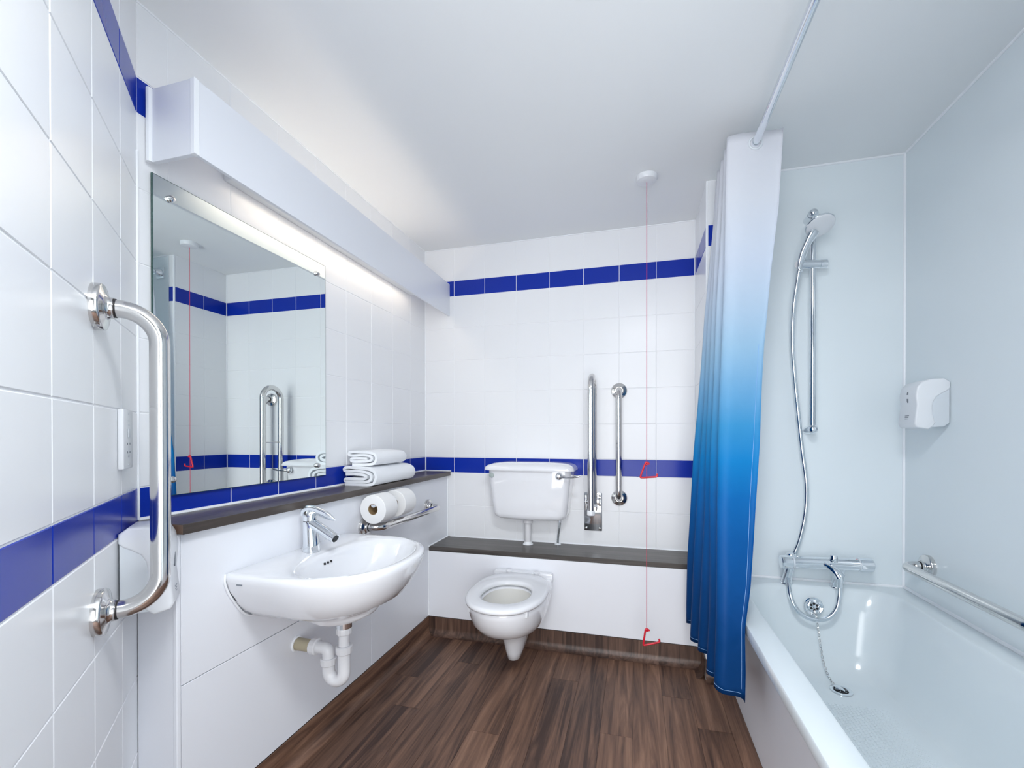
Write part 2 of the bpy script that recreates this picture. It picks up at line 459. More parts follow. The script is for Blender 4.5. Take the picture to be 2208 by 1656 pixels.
# ------------------------------------------------------------------ floor of planks and coved skirting
fl = struct('floor', MB().box(-0.1, YF - 0.1, -0.1, XR + 0.1, 0.1, -0.003), M['black'], loc=(0, 0, 0))
PW = 0.1204
ends = {-9: [-0.9], -7: [-0.912], -6: [-0.52], -5: [-1.30], -4: [-0.98], -3: [-1.42], -2: [-0.545], -1: [-1.12], 0: [-0.868], 1: [-1.25], 2: [-0.56], 3: [-0.746, -0.97], 4: [-1.1]}
for k in range(-9, 5):
    x0 = 1.1555 + k * PW; x1 = x0 + PW
    x0 = max(x0, XD); x1 = min(x1, 1.70)
    if x1 - x0 < 0.004: continue
    cuts = [YB] + ends.get(k, [-0.7])
    while cuts[-1] > YF: cuts.append(cuts[-1] - random.choice((0.92, 1.1, 0.8)))
    for a, b in zip(cuts[:-1], cuts[1:]):
        b = max(b, YF)
        if a - b < 0.01: continue
        g = 0.0005
        mb = MB().box(x0 + g, b + g, -0.004, x1 - g, a - g, 0.0)
        obj('plank', mb, M['floor'], fl, False, loc=(x0, b, 0))
# areas of floor the duct hides never show; coved skirting along the ducts, one strip per plank width
def cove_profile(r=0.035, h=0.096, t=0.004):
    out = [(0.0, h)]
    out += [(0.0 + t * 0.6, h - 0.001)]
    for i in range(9):
        a = PI / 2 * i / 8
        out.append((t * 0.6 + r - r * math.cos(a), r - r * math.sin(a) + 0.0006))
    return out
bsk = struct('baseboard_back', MB().box(XD, YB - 0.0008, 0.09, XN, YB, 0.0985), M['black'], loc=(0, 0, 0))
prof = cove_profile()
for k in range(-9, 4):
    x0 = max(1.1555 + k * PW, XD); x1 = min(1.1555 + (k + 1) * PW, XN)
    if x1 - x0 < 0.004: continue
    mb = MB().rings([[Vector((x, YB - 0.001 - d, z)) for d, z in prof] for x in (x0, x1)], False)
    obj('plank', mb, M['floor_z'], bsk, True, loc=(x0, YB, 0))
bsl = struct('baseboard_left', MB().box(XD, -1.69, 0.09, XD + 0.0008, YB, 0.0985), M['black'], loc=(0, 0, 0))
mb = MB().rings([[Vector((XD + 0.001 + d, y, z)) for d, z in prof] for y in (YB, -1.69)], False)
obj('coved_strip', mb, M['floor'], bsl, True)
bsn = struct('baseboard_nib', MB().box(XN - 0.0008, YE, 0.09, XN, YB, 0.0985), M['black'], loc=(0, 0, 0))
mb = MB().rings([[Vector((XN - 0.001 - d, y, z)) for d, z in prof] for y in (YB, YE)], False)
mb.rings([[Vector((x, YE - 0.001 - d, z)) for d, z in prof] for x in (XN, 1.70)], False)
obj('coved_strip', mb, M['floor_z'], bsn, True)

# ------------------------------------------------------------------ boxed-in ducts with worktops
duct = thing('pipe_boxing', 'long white laminate panelled boxing under the mirror and the basin wall', 'boxing', (0.075, -0.9, 0))
JZ = 0.476; JY = -0.827; g = 0.0012
obj('panel', MB().box(0.138, -1.679, JZ + g, XD, JY - g, 0.871, 0.0008, 1), M['panel'], duct, False)
obj('panel', MB().box(0.138, -1.679, 0.0, XD, JY - g, JZ - g, 0.0008, 1), M['panel'], duct, False)
obj('panel', MB().box(0.138, JY + g, 0.0, XD, -0.0045, 0.871, 0.0008, 1), M['panel'], duct, False)
obj('end_panel', MB().box(0.014, -1.690, 0.0, 0.140, -1.679, 0.871, 0.0008, 1), M['panel'], duct, False)
obj('corner_trim', MB().box(0.139, -1.6925, 0.0, XD + 0.0015, -1.681, 0.871, 0.002, 2), M['panel'], duct, False)
obj('frame_batten', MB().box(0.02, -1.67, 0.02, 0.137, -0.01, 0.06), M['black'], duct, False)
wt = MB().box(0.001, -1.690, 0.871, 0.172, -0.001, 0.897, 0.0015, 2)
wto = tag(obj('worktop', wt, M['worktop'], None, False, loc=(0.08, -0.9, 0.871)), 'long dark wood-effect shelf running under the mirror above the basin', 'shelf')
obj('edge_band', MB().box(0.006, -1.6912, 0.8722, 0.1705, -1.6898, 0.8958, 0.0004, 1), M['worktop_end'], wto, False)
duct2 = thing('pipe_boxing', 'low white laminate boxing behind the wall-hung toilet', 'boxing', (0.87, -0.13, 0))
obj('front_panel', MB().box(XD + 0.001, YB, 0.0, XN - 0.001, YB + 0.012, 0.466, 0.0008, 1), M['panel'], duct2, False)
obj('frame_batten', MB().box(0.2, YB + 0.012, 0.02, XN - 0.02, -0.01, 0.06), M['black'], duct2, False)
wt2 = MB().box(XD + 0.0015, YB + 0.004, 0.466, XN - 0.001, -0.001, 0.492, 0.0015, 2)
tag(obj('worktop', wt2, M['worktop_x'], None, False, loc=(0.87, -0.13, 0.466)), 'dark wood-effect ledge behind the toilet under the cistern', 'shelf')

# ------------------------------------------------------------------ mirror
mir = thing('wall_mirror', 'large frameless rectangular mirror screwed to the tiled wall over the shelf', 'mirror', (0.004, -1.295, 1.4))
mb = MB().box(0.003, -1.6445, 0.953, 0.0085, -0.9455, 1.843)
obj('glass_edge', mb, M['mirror_edge'], mir, False)
mb = MB().add([(0.0088, -1.643, 0.9545), (0.0088, -0.947, 0.9545), (0.0088, -0.947, 1.8415), (0.0088, -1.643, 1.8415)], [(0, 1, 2, 3)])
obj('glass', mb, M['mirror'], mir, False)
for y in (-1.597, -0.999):
    for z in (1.794, 0.999):
        obj('screw', MB().lathe([(0.0088, 0), (0.0092, 0.002), (0.0092, 0.007), (0.0080, 0.0105), (0.0045, 0.0125)], (1, 0, 0), (0.0088, y, z), 20), M['steel'], mir)

# ------------------------------------------------------------------ light pelmet and tube lamp
PZ0, PZ1 = 1.864, 2.062
pel = thing('light_pelmet', 'long white boxed light pelmet high on the wall above the mirror', 'pelmet', (0.08, -0.83, 1.96))
obj('front_board', MB().box(0.155, -1.640, PZ0, 0.168, -0.001, PZ1, 0.0008, 1), M['pelmet'], pel, False)
obj('end_board', MB().box(0.016, -1.652, PZ0, 0.1555, -1.640, PZ1, 0.0008, 1), M['pelmet'], pel, False)
obj('corner_trim', MB().box(0.1545, -1.654, PZ0 - 0.0005, 0.1695, -1.6395, PZ1 + 0.0005, 0.0015, 2), M['bead'], pel, False)
obj('sealant_bead', MB().tube([(0.014, -1.655, PZ0), (0.014, -1.655, PZ1)], 0.008, 8), M['bead'], pel)
lamp = thing('tube_lamp', 'lit warm white tube lamp hidden behind the light pelmet', 'lamp', (0.04, -0.81, 1.968))
obj('batten', MB().box(0.001, -1.42, 1.946, 0.036, -0.20, 2.012, 0.003, 2), M['plastic'], lamp, False)
obj('tube', MB().tube([(0.062, -1.38, 1.972), (0.062, -0.24, 1.972)], 0.015, 20), M['lamp'], lamp)
for y in (-1.39, -0.23):
    obj('tube_holder', MB().box(0.030, y - 0.010, 1.955, 0.080, y + 0.010, 1.990, 0.002, 2), M['plastic'], lamp, False)
cl = thing('ceiling_lamp', 'round flush ceiling lamp with pale diffuser near the entrance', 'lamp', (1.36, -2.36, H))
obj('base_ring', MB().lathe([(0.21, 0), (0.21, -0.03), (0.20, -0.035)], (0, 0, 1), (1.36, -2.36, H), 40), M['plastic'], cl)
obj('diffuser', MB().lathe([(0.19, -0.02), (0.185, -0.04), (0.15, -0.047), (0.05, -0.05)], (0, 0, 1), (1.36, -2.36, H), 40), M['diffuser'], cl)

# ------------------------------------------------------------------ straight grab rails with round flanges
def rail(label, a, b, n, off, r=0.0172, fr=0.0435, bend=0.05, cat='grab rail', name='grab_rail', slotdir=None):
    a = Vector(a); b = Vector(b); n = Vector(n)
    t = thing(name, label, cat, tuple(a))
    d = (b - a).normalized()
    e = 0.010
    pts = bend_path([a + n * 0.008, a + n * off, b + n * off, b + n * 0.008], bend, 14)
    obj('tube', MB().tube(pts, r, 28), M['steel'], t)
    for p in (a, b):
        fl_ = obj('flange', MB().lathe([(fr, 0), (fr, 0.012), (fr - 0.0015, 0.0145), (fr - 0.004, 0.0155), (r + 0.010, 0.0185), (r + 0.005, 0.021), (r + 0.003, 0.025), (r + 0.003, 0.030), (r, 0.030)], n, p, 40), M['steel'], t)
        # visible rim joint of the cover
        obj('collar', MB().lathe([(r + 0.001, 0.0305), (r + 0.001, 0.0335)], n, p, 28), M['black'], fl_)
    return t
O3 = DD * 0.355
ra = dw(0.355, 0.0, 1.380); rb = dw(0.353, 0.0, 0.773)
rail('polished steel upright grab rail on the tiled diagonal wall beside the mirror', ra, rb, DN, 0.101, r=0.0178, fr=0.046, bend=0.065)
rail('polished steel upright grab rail on the back wall beside the red cord', (1.197, 0, 1.371), (1.198, 0, 0.770), (0, -1, 0), 0.078)
rail('polished steel horizontal grab rail along the bath wall', (XR, -0.545, 0.626), (XR, -1.145, 0.626), (-1, 0, 0), 0.085, bend=0.045)
rail('polished steel horizontal rail below the toilet rolls on the panelled wall', (XD, -0.885, 0.728), (XD, -0.280, 0.721), (1, 0, 0), 0.078, r=0.0165, fr=0.040)

# drop-down hinged rail
dr = thing('hinged_support_rail', 'folded-up hinged steel support rail on a steel wall plate right of the cistern', 'grab rail', (1.052, 0, 0.576))
wp_ = obj('wall_plate', MB().box(1.002, -0.006, 0.576, 1.102, -0.0005, 0.793, 0.0028, 2), M['plate'], dr)
X1 = 1.060
pts = [(X1, -0.221, 0.722)] + [(X1, -0.1455 - 0.0755 * math.cos(a * PI / 24), 1.362 + 0.0755 * math.sin(a * PI / 24)) for a in range(25)] + [(X1 + 0.002, -0.070, 0.735)]
obj('rail_loop', MB().tube(pts, 0.0178, 26), M['steel'], dr)
obj('cross_bar', MB().tube([(X1, -0.21, 1.075), (X1, -0.08, 1.075)], 0.0035, 12), M['steel'], dr)
obj('end_cap', MB().lathe([(0.019, 0), (0.0205, 0.003), (0.0205, 0.024), (0.018, 0.026)], (0, 0, -1), (X1, -0.221, 0.728), 28), M['plastic'], dr)
obj('end_cap', MB().lathe([(0.017, 0), (0.019, 0.003), (0.019, 0.016), (0.017, 0.018)], (0, 0, -1), (X1 + 0.002, -0.070, 0.740), 28), M['plastic'], dr)
obj('hinge_block', MB().box(1.050, -0.074, 0.735, 1.094, -0.005, 0.765, 0.004, 2), M['steel'], dr)
obj('hinge_cheek', MB().box(1.072, -0.064, 0.700, 1.078, -0.005, 0.785, 0.002, 2), M['steel'], dr)
obj('hinge_cheek', MB().box(1.012, -0.058, 0.700, 1.018, -0.005, 0.785, 0.002, 2), M['steel'], dr)
obj('pivot_pin', MB().tube([(1.008, -0.04, 0.745), (1.092, -0.04, 0.745)], 0.007, 16), M['chrome'], dr)
for x, z in ((1.014, 0.590), (1.090, 0.590), (1.090, 0.725), (1.088, 0.760), (1.090, 0.778), (1.013, 0.745), (1.013, 0.72)):
    obj('bolt', MB().lathe([(0.0075, 0), (0.0075, 0.003), (0.004, 0.0055)], (0, -1, 0), (x, -0.006, z), 18), M['steel'], wp_)

# ------------------------------------------------------------------ shaver socket on the diagonal wall
fm = frame((0, YC, 0), tuple(DN))
def dbox(s0, o0, z0, s1, o1, z1, bev, seg=2): return MB().box(s0, o0, z0, s1, o1, z1, bev, seg, fm)
sh = thing('shaver_socket', 'white upright shaver socket plate on the diagonal tiles above the soap dispenser', 'socket', tuple(dw(0.16, 0, 1.045)))
obj('face_plate', dbox(0.118, 0.0005, 1.046, 0.200, 0.012, 1.186, 0.003), M['plastic'], sh)
def ddisc(s, off, z, r, h=0.001, n=14): return MB().lathe([(r, 0), (r, h)], DN, dw(s, off, z), n)
for s, z in ((0.159, 1.176), (0.159, 1.055)):
    obj('screw', ddisc(s, 0.012, z, 0.003), M['plastic2'], sh)
for z in (1.158, 1.148):
    obj('voltage_mark', dbox(0.150, 0.012, z, 0.168, 0.0123, z + 0.0025, 0, 1), M['plastic2'], sh)
for s, z in ((0.148, 1.105), (0.170, 1.105), (0.148, 1.085), (0.170, 1.085), (0.159, 1.075)):
    obj('socket_hole', ddisc(s, 0.012, z, 0.0026, 0.0006), M['print'], sh)
obj('switch_rocker', dbox(0.150, 0.012, 1.120, 0.168, 0.0145, 1.140, 0.001), M['plastic2'], sh)

# ------------------------------------------------------------------ soap dispensers: cover, back plate, window; local frame: x sideways, y out of the wall, z up
def dispenser(mtx, label, W=0.105, Hh=0.205, Dp=0.108, flip=1):
    t = thing('soap_dispenser', label, 'dispenser', mtx=mtx, group=None)
    # side outline of the whole body (y out, z up)
    body = [(0.004, 0.020), (0.020, 0.006), (0.070, 0.004), (0.074, 0.02), (0.074, Hh - 0.03), (0.03, Hh - 0.012), (0.004, Hh - 0.02)]
    def prism(outline, x0, x1, bev=0.003):
        bm = bmesh.new()
        lo = [bm.verts.new((x0, p[0], p[1])) for p in outline]; hi = [bm.verts.new((x1, p[0], p[1])) for p in outline]
        n = len(outline)
        bm.faces.new(lo); bm.faces.new(list(reversed(hi)))
        for i in range(n):
            bm.faces.new((lo[i], hi[i], hi[(i + 1) % n], lo[(i + 1) % n]))
        bmesh.ops.recalc_face_normals(bm, faces=bm.faces)
        if bev:
            caps = [e for e in bm.edges if len(e.link_faces) == 2 and abs(e.verts[0].co.x - e.verts[1].co.x) < 1e-6]
            bmesh.ops.bevel(bm, geom=caps, offset=bev, segments=3, profile=0.5, affect='EDGES')
        bm.verts.index_update()
        mb = MB().add([mtx @ v.co for v in bm.verts], [tuple(v.index for v in f.verts) for f in bm.faces])
        bm.free(); return mb
    obj('back_plate', prism(body, -W / 2 + 0.003, W / 2 - 0.003, 0.002), M['plastic2'], t)
    # cover: domed top, front nose, and the curved cut that shows the back plate behind
    cut = [(0.002, Hh - 0.035), (0.010, Hh - 0.045), (0.026, Hh - 0.054), (0.042, Hh - 0.066), (0.051, Hh - 0.083), (0.054, Hh - 0.105), (0.052, Hh - 0.130), (0.047, Hh - 0.155), (0.044, 0.022), (0.052, 0.008)]
    top = [(0.002, Hh - 0.014), (0.020, Hh), (0.055, Hh - 0.001), (0.085, Hh - 0.010), (Dp - 0.008, Hh - 0.030), (Dp - 0.003, Hh - 0.06), (Dp - 0.007, 0.085), (Dp, 0.018), (Dp - 0.006, 0.004), (0.066, -0.004)]
    outline = top + list(reversed(cut))
    sp = [Vector((0, a, b)) for a, b in outline]
    cv_ = obj('cover', prism([(p.y, p.z) for p in sp], -W / 2, W / 2, 0.006), M['plastic'], t)
    # level window and small lines of print on the front
    win = MB().lathe([(0.010, 0), (0.010, 0.002)], (0, 1, 0), (0, 0, 0), 20)
    win.v = [mtx @ (Matrix.Translation((0, Dp - 0.006, 0.115)) @ Matrix.Diagonal((0.55, 1, 2.0, 1)) @ v) for v in win.v]
    obj('level_window', win, M['print'], cv_)
    for i, zz in enumerate((0.046, 0.040, 0.034)):
        obj('print_line', MB().box(-0.012 + 0.002 * i, Dp - 0.006, zz, 0.012, Dp - 0.0015 - (zz - 0.03) * 0.05, zz + 0.0022, 0, 1, mtx), M['print'], cv_)
    return t
dispenser(fm @ Matrix.Translation((0.163, 0.0, 0.708)), 'white push soap dispenser on the diagonal wall below the blue tile band', W=0.095, Dp=0.104)
fr_ = frame((XR, -0.61, 1.147), (-1, 0, 0))
dispenser(fr_, 'white push soap dispenser with a slit window on the bath wall', Hh=0.178, W=0.105, Dp=0.108)

# ------------------------------------------------------------------ wash basin
BY = -1.277
def basin_r(th, x0, xb, A, B, n, nb, c=0.36):
    """distance from the centre (c, BY) to the D outline in direction th"""
    dx, dy = math.cos(th), math.sin(th); lo, hi = 0.0, 1.0
    for _ in range(40):
        m_ = (lo + hi) / 2; x = c + dx * m_ ; y = dy * m_
        if x >= x0: f = (abs((x - x0) / A)) ** n + (abs(y) / B) ** n
        else: f = (abs((x0 - x) / (x0 - xb))) ** nb + (abs(y) / B) ** nb
        if f < 1: lo = m_
        else: hi = m_
    return lo
NB = 96
TH = [2 * PI * i / NB for i in range(NB)]
def bring(B, front, z, xb=0.151, x0=0.31, n=2.25, nb=40, tilt=0.0):
    c = min(0.36, front - 0.06)
    out = []
    k1 = math.atan2(B * 0.988, xb + 0.002 - c); th = list(TH)
    for sg in (1, -1):
        q_ = k1 if sg > 0 else 2 * PI - k1
        i_ = min(range(NB), key=lambda i: abs(TH[i] - q_)); th[i_] = q_
    for t in th:
        r = basin_r(t, min(x0, front - 0.08), xb, front - min(x0, front - 0.08), B, n, nb, c)
        x = c + math.cos(t) * r; y = BY + math.sin(t) * r
        out.append(Vector((x, y, z + tilt * max(0, 0.34 - x))))
    return out
def bell(B, front, back, z, cx=None):
    cx = (front + back) / 2 if cx is None else cx
    out = []
    for t in TH:
        a = (front - cx) if math.cos(t) > 0 else (cx - back)
        n = 2.3
        rr = (abs(math.cos(t) / a) ** n + abs(math.sin(t) / B) ** n) ** (-1 / n)
        out.append(Vector((cx + math.cos(t) * rr, BY + math.sin(t) * rr, z)))
    return out
bas = thing('wash_basin', 'white ceramic wall-hung wash basin with a chrome mixer tap', 'basin', (XD, BY, 0.5))
rg = [bell(0.026, 0.366, 0.314, 0.505), bring(0.070, 0.390, 0.512, tilt=.33), bring(0.106, 0.424, 0.526, tilt=.26), bring(0.124, 0.446, 0.538, tilt=.20), bring(0.128, 0.451, 0.547, tilt=.15), bring(0.140, 0.452, 0.557, tilt=.10), bring(0.192, 0.487, 0.579, tilt=.0),
      bring(0.224, 0.532, 0.600, tilt=.02), bring(0.250, 0.562, 0.640), bring(0.270, 0.582, 0.676), bring(0.279, 0.592, 0.704), bring(0.281, 0.594, 0.716), bring(0.279, 0.592, 0.724),
      bring(0.274, 0.588, 0.728), bring(0.262, 0.578, 0.729, xb=0.156)]
inner = [bell(0.238, 0.558, 0.262, 0.726, 0.40), bell(0.232, 0.552, 0.268, 0.722, 0.40), bell(0.222, 0.540, 0.274, 0.705, 0.40), bell(0.205, 0.520, 0.280, 0.672, 0.40), bell(0.172, 0.490, 0.284, 0.632, 0.385),
         bell(0.120, 0.445, 0.290, 0.602, 0.365), bell(0.060, 0.395, 0.300, 0.588, 0.345), bell(0.024, 0.364, 0.316, 0.583)]
bw_ = obj('bowl', MB().rings(rg + inner, True, True, True), M['ceramic'], bas, True, 50)
obj('sealant_bead', MB().tube(smooth_path([(XD + 0.0036, BY - a_ + 0.0065, z_) for a_, z_ in ((0.284, 0.728), (0.286, 0.705), (0.276, 0.674), (0.255, 0.638), (0.229, 0.600), (0.199, 0.577), (0.170, 0.575), (0.10, 0.575))], 6), 0.0035, 10), M['bead'], bas)
obj('drain_ring', MB().lathe([(0.030, 0.0), (0.030, 0.003), (0.020, 0.003), (0.018, 0.001)], (0, 0, 1), (0.340, BY, 0.5835), 28), M['chrome'], bas)
for k in (-1, 0, 1):
    obj('overflow_hole', MB().lathe([(0.0042, 0), (0.0042, 0.002)], (1, 0, 0.35), (0.2775, BY + 0.016 * k, 0.693), 14), M['dark'], bw_)
obj('maker_mark', MB().box(0.0, -0.010, 0, 0.0006, 0.010, 0.0035, 0, 1, Matrix.Translation((0.205, BY - 0.2796, 0.700)) @ Matrix.Rotation(-PI / 2, 4, 'Z')), M['print'], bw_)

# mixer tap
tap = thing('mixer_tap', 'chrome lever mixer tap standing on the back of the basin', 'tap', (0.214, BY, 0.729))
def oval(cx, z, a, b, n=28): return [Vector((cx + a * math.cos(2 * PI * i / n), BY + b * math.sin(2 * PI * i / n), z)) for i in range(n)]
obj('body', MB().rings([oval(0.213, 0.728, 0.0285, 0.0275), oval(0.213, 0.733, 0.029, 0.028), oval(0.211, 0.760, 0.0265, 0.0255), oval(0.208, 0.795, 0.0245, 0.0235), oval(0.206, 0.826, 0.0235, 0.0225), oval(0.206, 0.830, 0.022, 0.021)], True, True, True), M['chrome'], tap)
obj('neck_ring', MB().rings([oval(0.206, 0.8295, 0.0212, 0.0202), oval(0.206, 0.8345, 0.0212, 0.0202)], True, True, True), M['black'], tap)
obj('cartridge_cap', MB().rings([oval(0.206, 0.833, 0.023, 0.022), oval(0.206, 0.848, 0.0245, 0.0225), oval(0.206, 0.860, 0.022, 0.020), oval(0.206, 0.868, 0.014, 0.013)], True, True, True), M['chrome'], tap)
spt_ = obj('spout', MB().tube(smooth_path([(0.212, BY, 0.824), (0.240, BY, 0.811), (0.275, BY, 0.793), (0.308, BY, 0.776)], 5), [0.019] * 4 + [0.0185] * 8 + [0.0175] * 4, 22, flat=(1.05, 0.9)), M['chrome'], tap)
obj('aerator', MB().lathe([(0.0125, 0), (0.0125, 0.003)], (0.86, 0, -0.5), (0.3070, BY, 0.7755), 20), M['dark'], spt_)
lv = smooth_path([(0.188, BY, 0.848), (0.194, BY, 0.864), (0.220, BY, 0.869), (0.255, BY, 0.860), (0.288, BY, 0.847), (0.306, BY, 0.839)], 6)
nn = len(lv)
obj('lever', MB().tube(lv, [0.016 + 0.007 * math.sin(PI * min(1, i / nn * 1.1)) - (0.012 * max(0, i / nn - 0.7) / 0.3) for i in range(nn)], 20, flat=(1.0, 0.5)), M['chrome'], tap)

# waste trap below the basin
tr = thing('waste_trap', 'white plastic P-shaped waste trap under the basin running into the panel', 'waste trap', (0.34, BY, 0.29))
X2, X3 = 0.340, 0.279
obj('chrome_collar', MB().lathe([(0.026, 0), (0.026, 0.026), (0.023, 0.028)], (0, 0, -1), (X2, BY, 0.507), 28), M['chrome'], tr)
obj('nut', MB().lathe([(0.0245, 0), (0.0255, 0.004), (0.0255, 0.018), (0.0235, 0.021)], (0, 0, -1), (X2, BY, 0.480), 12), M['pvc'], tr, True, 25)
obj('tailpiece', MB().lathe([(0.0175, 0), (0.0175, 0.06)], (0, 0, -1), (X2, BY, 0.465), 24), M['pvc'], tr)
obj('nut', MB().lathe([(0.024, 0), (0.027, 0.003), (0.026, 0.024), (0.023, 0.027)], (0, 0, -1), (X2, BY, 0.420), 14), M['pvc'], tr, True, 25)
ub = [(X2, BY, 0.400), (X2, BY, 0.335)] + [((X2 + X3) / 2 + (X2 - X3) / 2 * math.cos(a * PI / 16), BY, 0.330 - (X2 - X3) / 2 * 1.05 * math.sin(a * PI / 16)) for a in range(1, 16)] + [(X3, BY, 0.335), (X3, BY, 0.355)]
obj('u_bend', MB().tube(ub, 0.0205, 24), M['pvc'], tr)
obj('nut', MB().lathe([(0.024, 0), (0.027, 0.003), (0.026, 0.022), (0.023, 0.025)], (0, 0, -1), (X3, BY, 0.372), 14), M['pvc'], tr, True, 25)
obj('elbow', MB().tube(bend_path([(X3, BY, 0.36), (X3, BY, 0.402), (0.222, BY, 0.402)], 0.018, 8), 0.0195, 24), M['pvc'], tr)
obj('nut', MB().lathe([(0.024, 0), (0.0275, 0.003), (0.0275, 0.022), (0.024, 0.026)], (-1, 0, 0), (0.238, BY, 0.402), 14), M['pvc'], tr, True, 25)
obj('wall_pipe', MB().lathe([(0.0205, 0), (0.0205, 0.068)], (-1, 0, 0), (0.216, BY, 0.402), 24), M['beige'], tr)
obj('wall_bead', MB().torus((XD + 0.002, BY, 0.402), (1, 0, 0), 0.0235, 0.004), M['bead'], tr)

# ------------------------------------------------------------------ toilet rolls on their holder
th = thing('toilet_roll_holder', 'chrome double spindle holding two toilet rolls on the panelled wall', 'roll holder', (XD, -0.797, 0.80))
obj('mount', MB().lathe([(0.022, 0), (0.022, 0.006), (0.010, 0.009), (0.009, 0.072)], (1, 0, 0), (XD, -0.797, 0.833), 24), M['chrome'], th)
obj('spindle', MB().tube([(0.225, -0.926, 0.833), (0.225, -0.668, 0.833)], 0.0125, 22), M['chrome'], th)
def roll_mesh():
    mb = MB(); ro, ri, L = 0.061, 0.0225, 0.100
    prof = [(ri, 0.001), (ri + 0.001, 0), (ro - 0.002, 0), (ro, 0.002), (ro + 0.0006, L / 2), (ro, L - 0.002), (ro - 0.002, L), (ri + 0.001, L), (ri, L - 0.001), (ri, 0.001)]
    mb.lathe(prof, (0, 1, 0), (0, 0, 0), 48, False, False); return mb
def roll_core(): return MB().lathe([(0.0222, 0.0015), (0.0222, 0.0985), (0.0208, 0.0985), (0.0208, 0.0015), (0.0222, 0.0015)], (0, 1, 0), (0, 0, 0), 32, False, False)
rl = thing('toilet_roll', 'front white toilet roll whose brown card core faces the room', 'toilet roll', (0.225, -0.931, 0.8235), 'toilet rolls on the chrome holder')
rl.location.z = 0.8235 - 0.0105
mb = roll_mesh(); mb.v = [Vector(v) + Vector((0.225, -0.931, 0.813)) for v in mb.v]
obj('paper', mb, M['paper'], rl)
mb = roll_core(); mb.v = [Vector(v) + Vector((0.225, -0.931, 0.813)) for v in mb.v]
obj('core', mb, M['card'], rl)
copy_tree(rl, Matrix.Translation((0.225, -0.765, 0.813)), label='rear white toilet roll nearer the cistern')

# ------------------------------------------------------------------ folded towels
def ribbon_towel(name, label, loc, path, thick, L, m, seed=1, far_round=0.03):
    """a cloth ribbon folded in the XZ plane (path) and extruded along +Y; the far fold is rounded"""
    rnd = random.Random(seed)
    P = smooth_path([(p[0], 0, p[1]) for p in path], 5)
    n = len(P); nrm = []
    for i in range(n):
        t = (P[min(i + 1, n - 1)] - P[max(i - 1, 0)]).normalized()
        nrm.append(Vector((-t.z, 0, t.x)))
    prof = []
    h = thick / 2
    sec = [P[i] + nrm[i] * h for i in range(n)] + [P[n - 1 - i] - nrm[n - 1 - i] * h for i in range(n)]
    cx = sum(p.x for p in sec) / len(sec); cz = min(p.z for p in sec)
    zc = (min(p.z for p in sec) + max(p.z for p in sec)) / 2
    steps = [0.0, 0.004, 0.02, 0.08, 0.2, 0.35, 0.5, 0.65, 0.8, 0.9, 0.95, 0.98, 1.0]
    rings = []
    for s in steps:
        u = max(0, (s * L - (L - far_round)) / far_round)
        k = math.sqrt(max(0.0, 1 - u * u * 0.75))
        a = 0.985 if s == 0 else 1
        dz = 0.0025 * math.sin(s * 7 + seed); dx = 0.002 * math.sin(s * 5 + seed * 2)
        rings.append([Vector((cx + (p.x - cx) * (0.5 + 0.5 * k) + dx, s * L, cz + (p.z - cz) * (0.4 + 0.6 * k) * (1 + 0.35 * dz / max(0.03, 1)) + (1 - k) * 0.006)) for p in sec])
    mb = MB()
    mtx = Matrix.Translation(loc)
    mb.rings(rings, True, False, False, mtx)
    # end faces as a strip of quads between the two sides of the ribbon
    for ri in (0, len(rings) - 1):
        o = len(mb.v)
        mb.v += [mtx @ p for p in rings[ri]]
        for i in range(n - 1):
            mb.f.append((o + i, o + i + 1, o + 2 * n - 2 - i, o + 2 * n - 1 - i))
    t = obj(name, mb, m, None, True, 60, loc=loc)
    return tag(t, label, 'towel', 'folded white towels on the shelf')
big = [(x_ * 1.135, z_) for x_, z_ in [(0.012, 0.006), (0.060, 0.006), (0.118, 0.0065), (0.140, 0.014), (0.150, 0.040), (0.142, 0.064), (0.120, 0.075), (0.070, 0.080), (0.022, 0.082), (0.008, 0.073), (0.020, 0.064), (0.060, 0.0665), (0.100, 0.063),
       (0.124, 0.054), (0.130, 0.040), (0.122, 0.025), (0.100, 0.0185), (0.055, 0.0185), (0.018, 0.019), (0.012, 0.025), (0.020, 0.031), (0.060, 0.031), (0.095, 0.032), (0.108, 0.040), (0.098, 0.049), (0.060, 0.052), (0.016, 0.051)]]
ribbon_towel('folded_towel', 'larger folded white towel lying on the dark shelf', (0.010, -0.842, 0.8975), big, 0.0118, 0.385, M['towel'], 1, 0.05)
sml = [(x_ * 1.12, z_) for x_, z_ in [(0.020, 0.006), (0.070, 0.0065), (0.112, 0.010), (0.128, 0.024), (0.128, 0.044), (0.112, 0.058), (0.060, 0.062), (0.014, 0.062), (0.004, 0.055), (0.014, 0.047), (0.060, 0.049), (0.098, 0.046), (0.110, 0.036),
       (0.100, 0.024), (0.060, 0.020), (0.024, 0.020), (0.014, 0.027), (0.024, 0.034), (0.060, 0.0345), (0.088, 0.034)]]
ribbon_towel('folded_towel', 'smaller folded white towel on top of the larger towel', (0.020, -0.812, 0.9845), sml, 0.0118, 0.295, M['towel'], 3, 0.05)

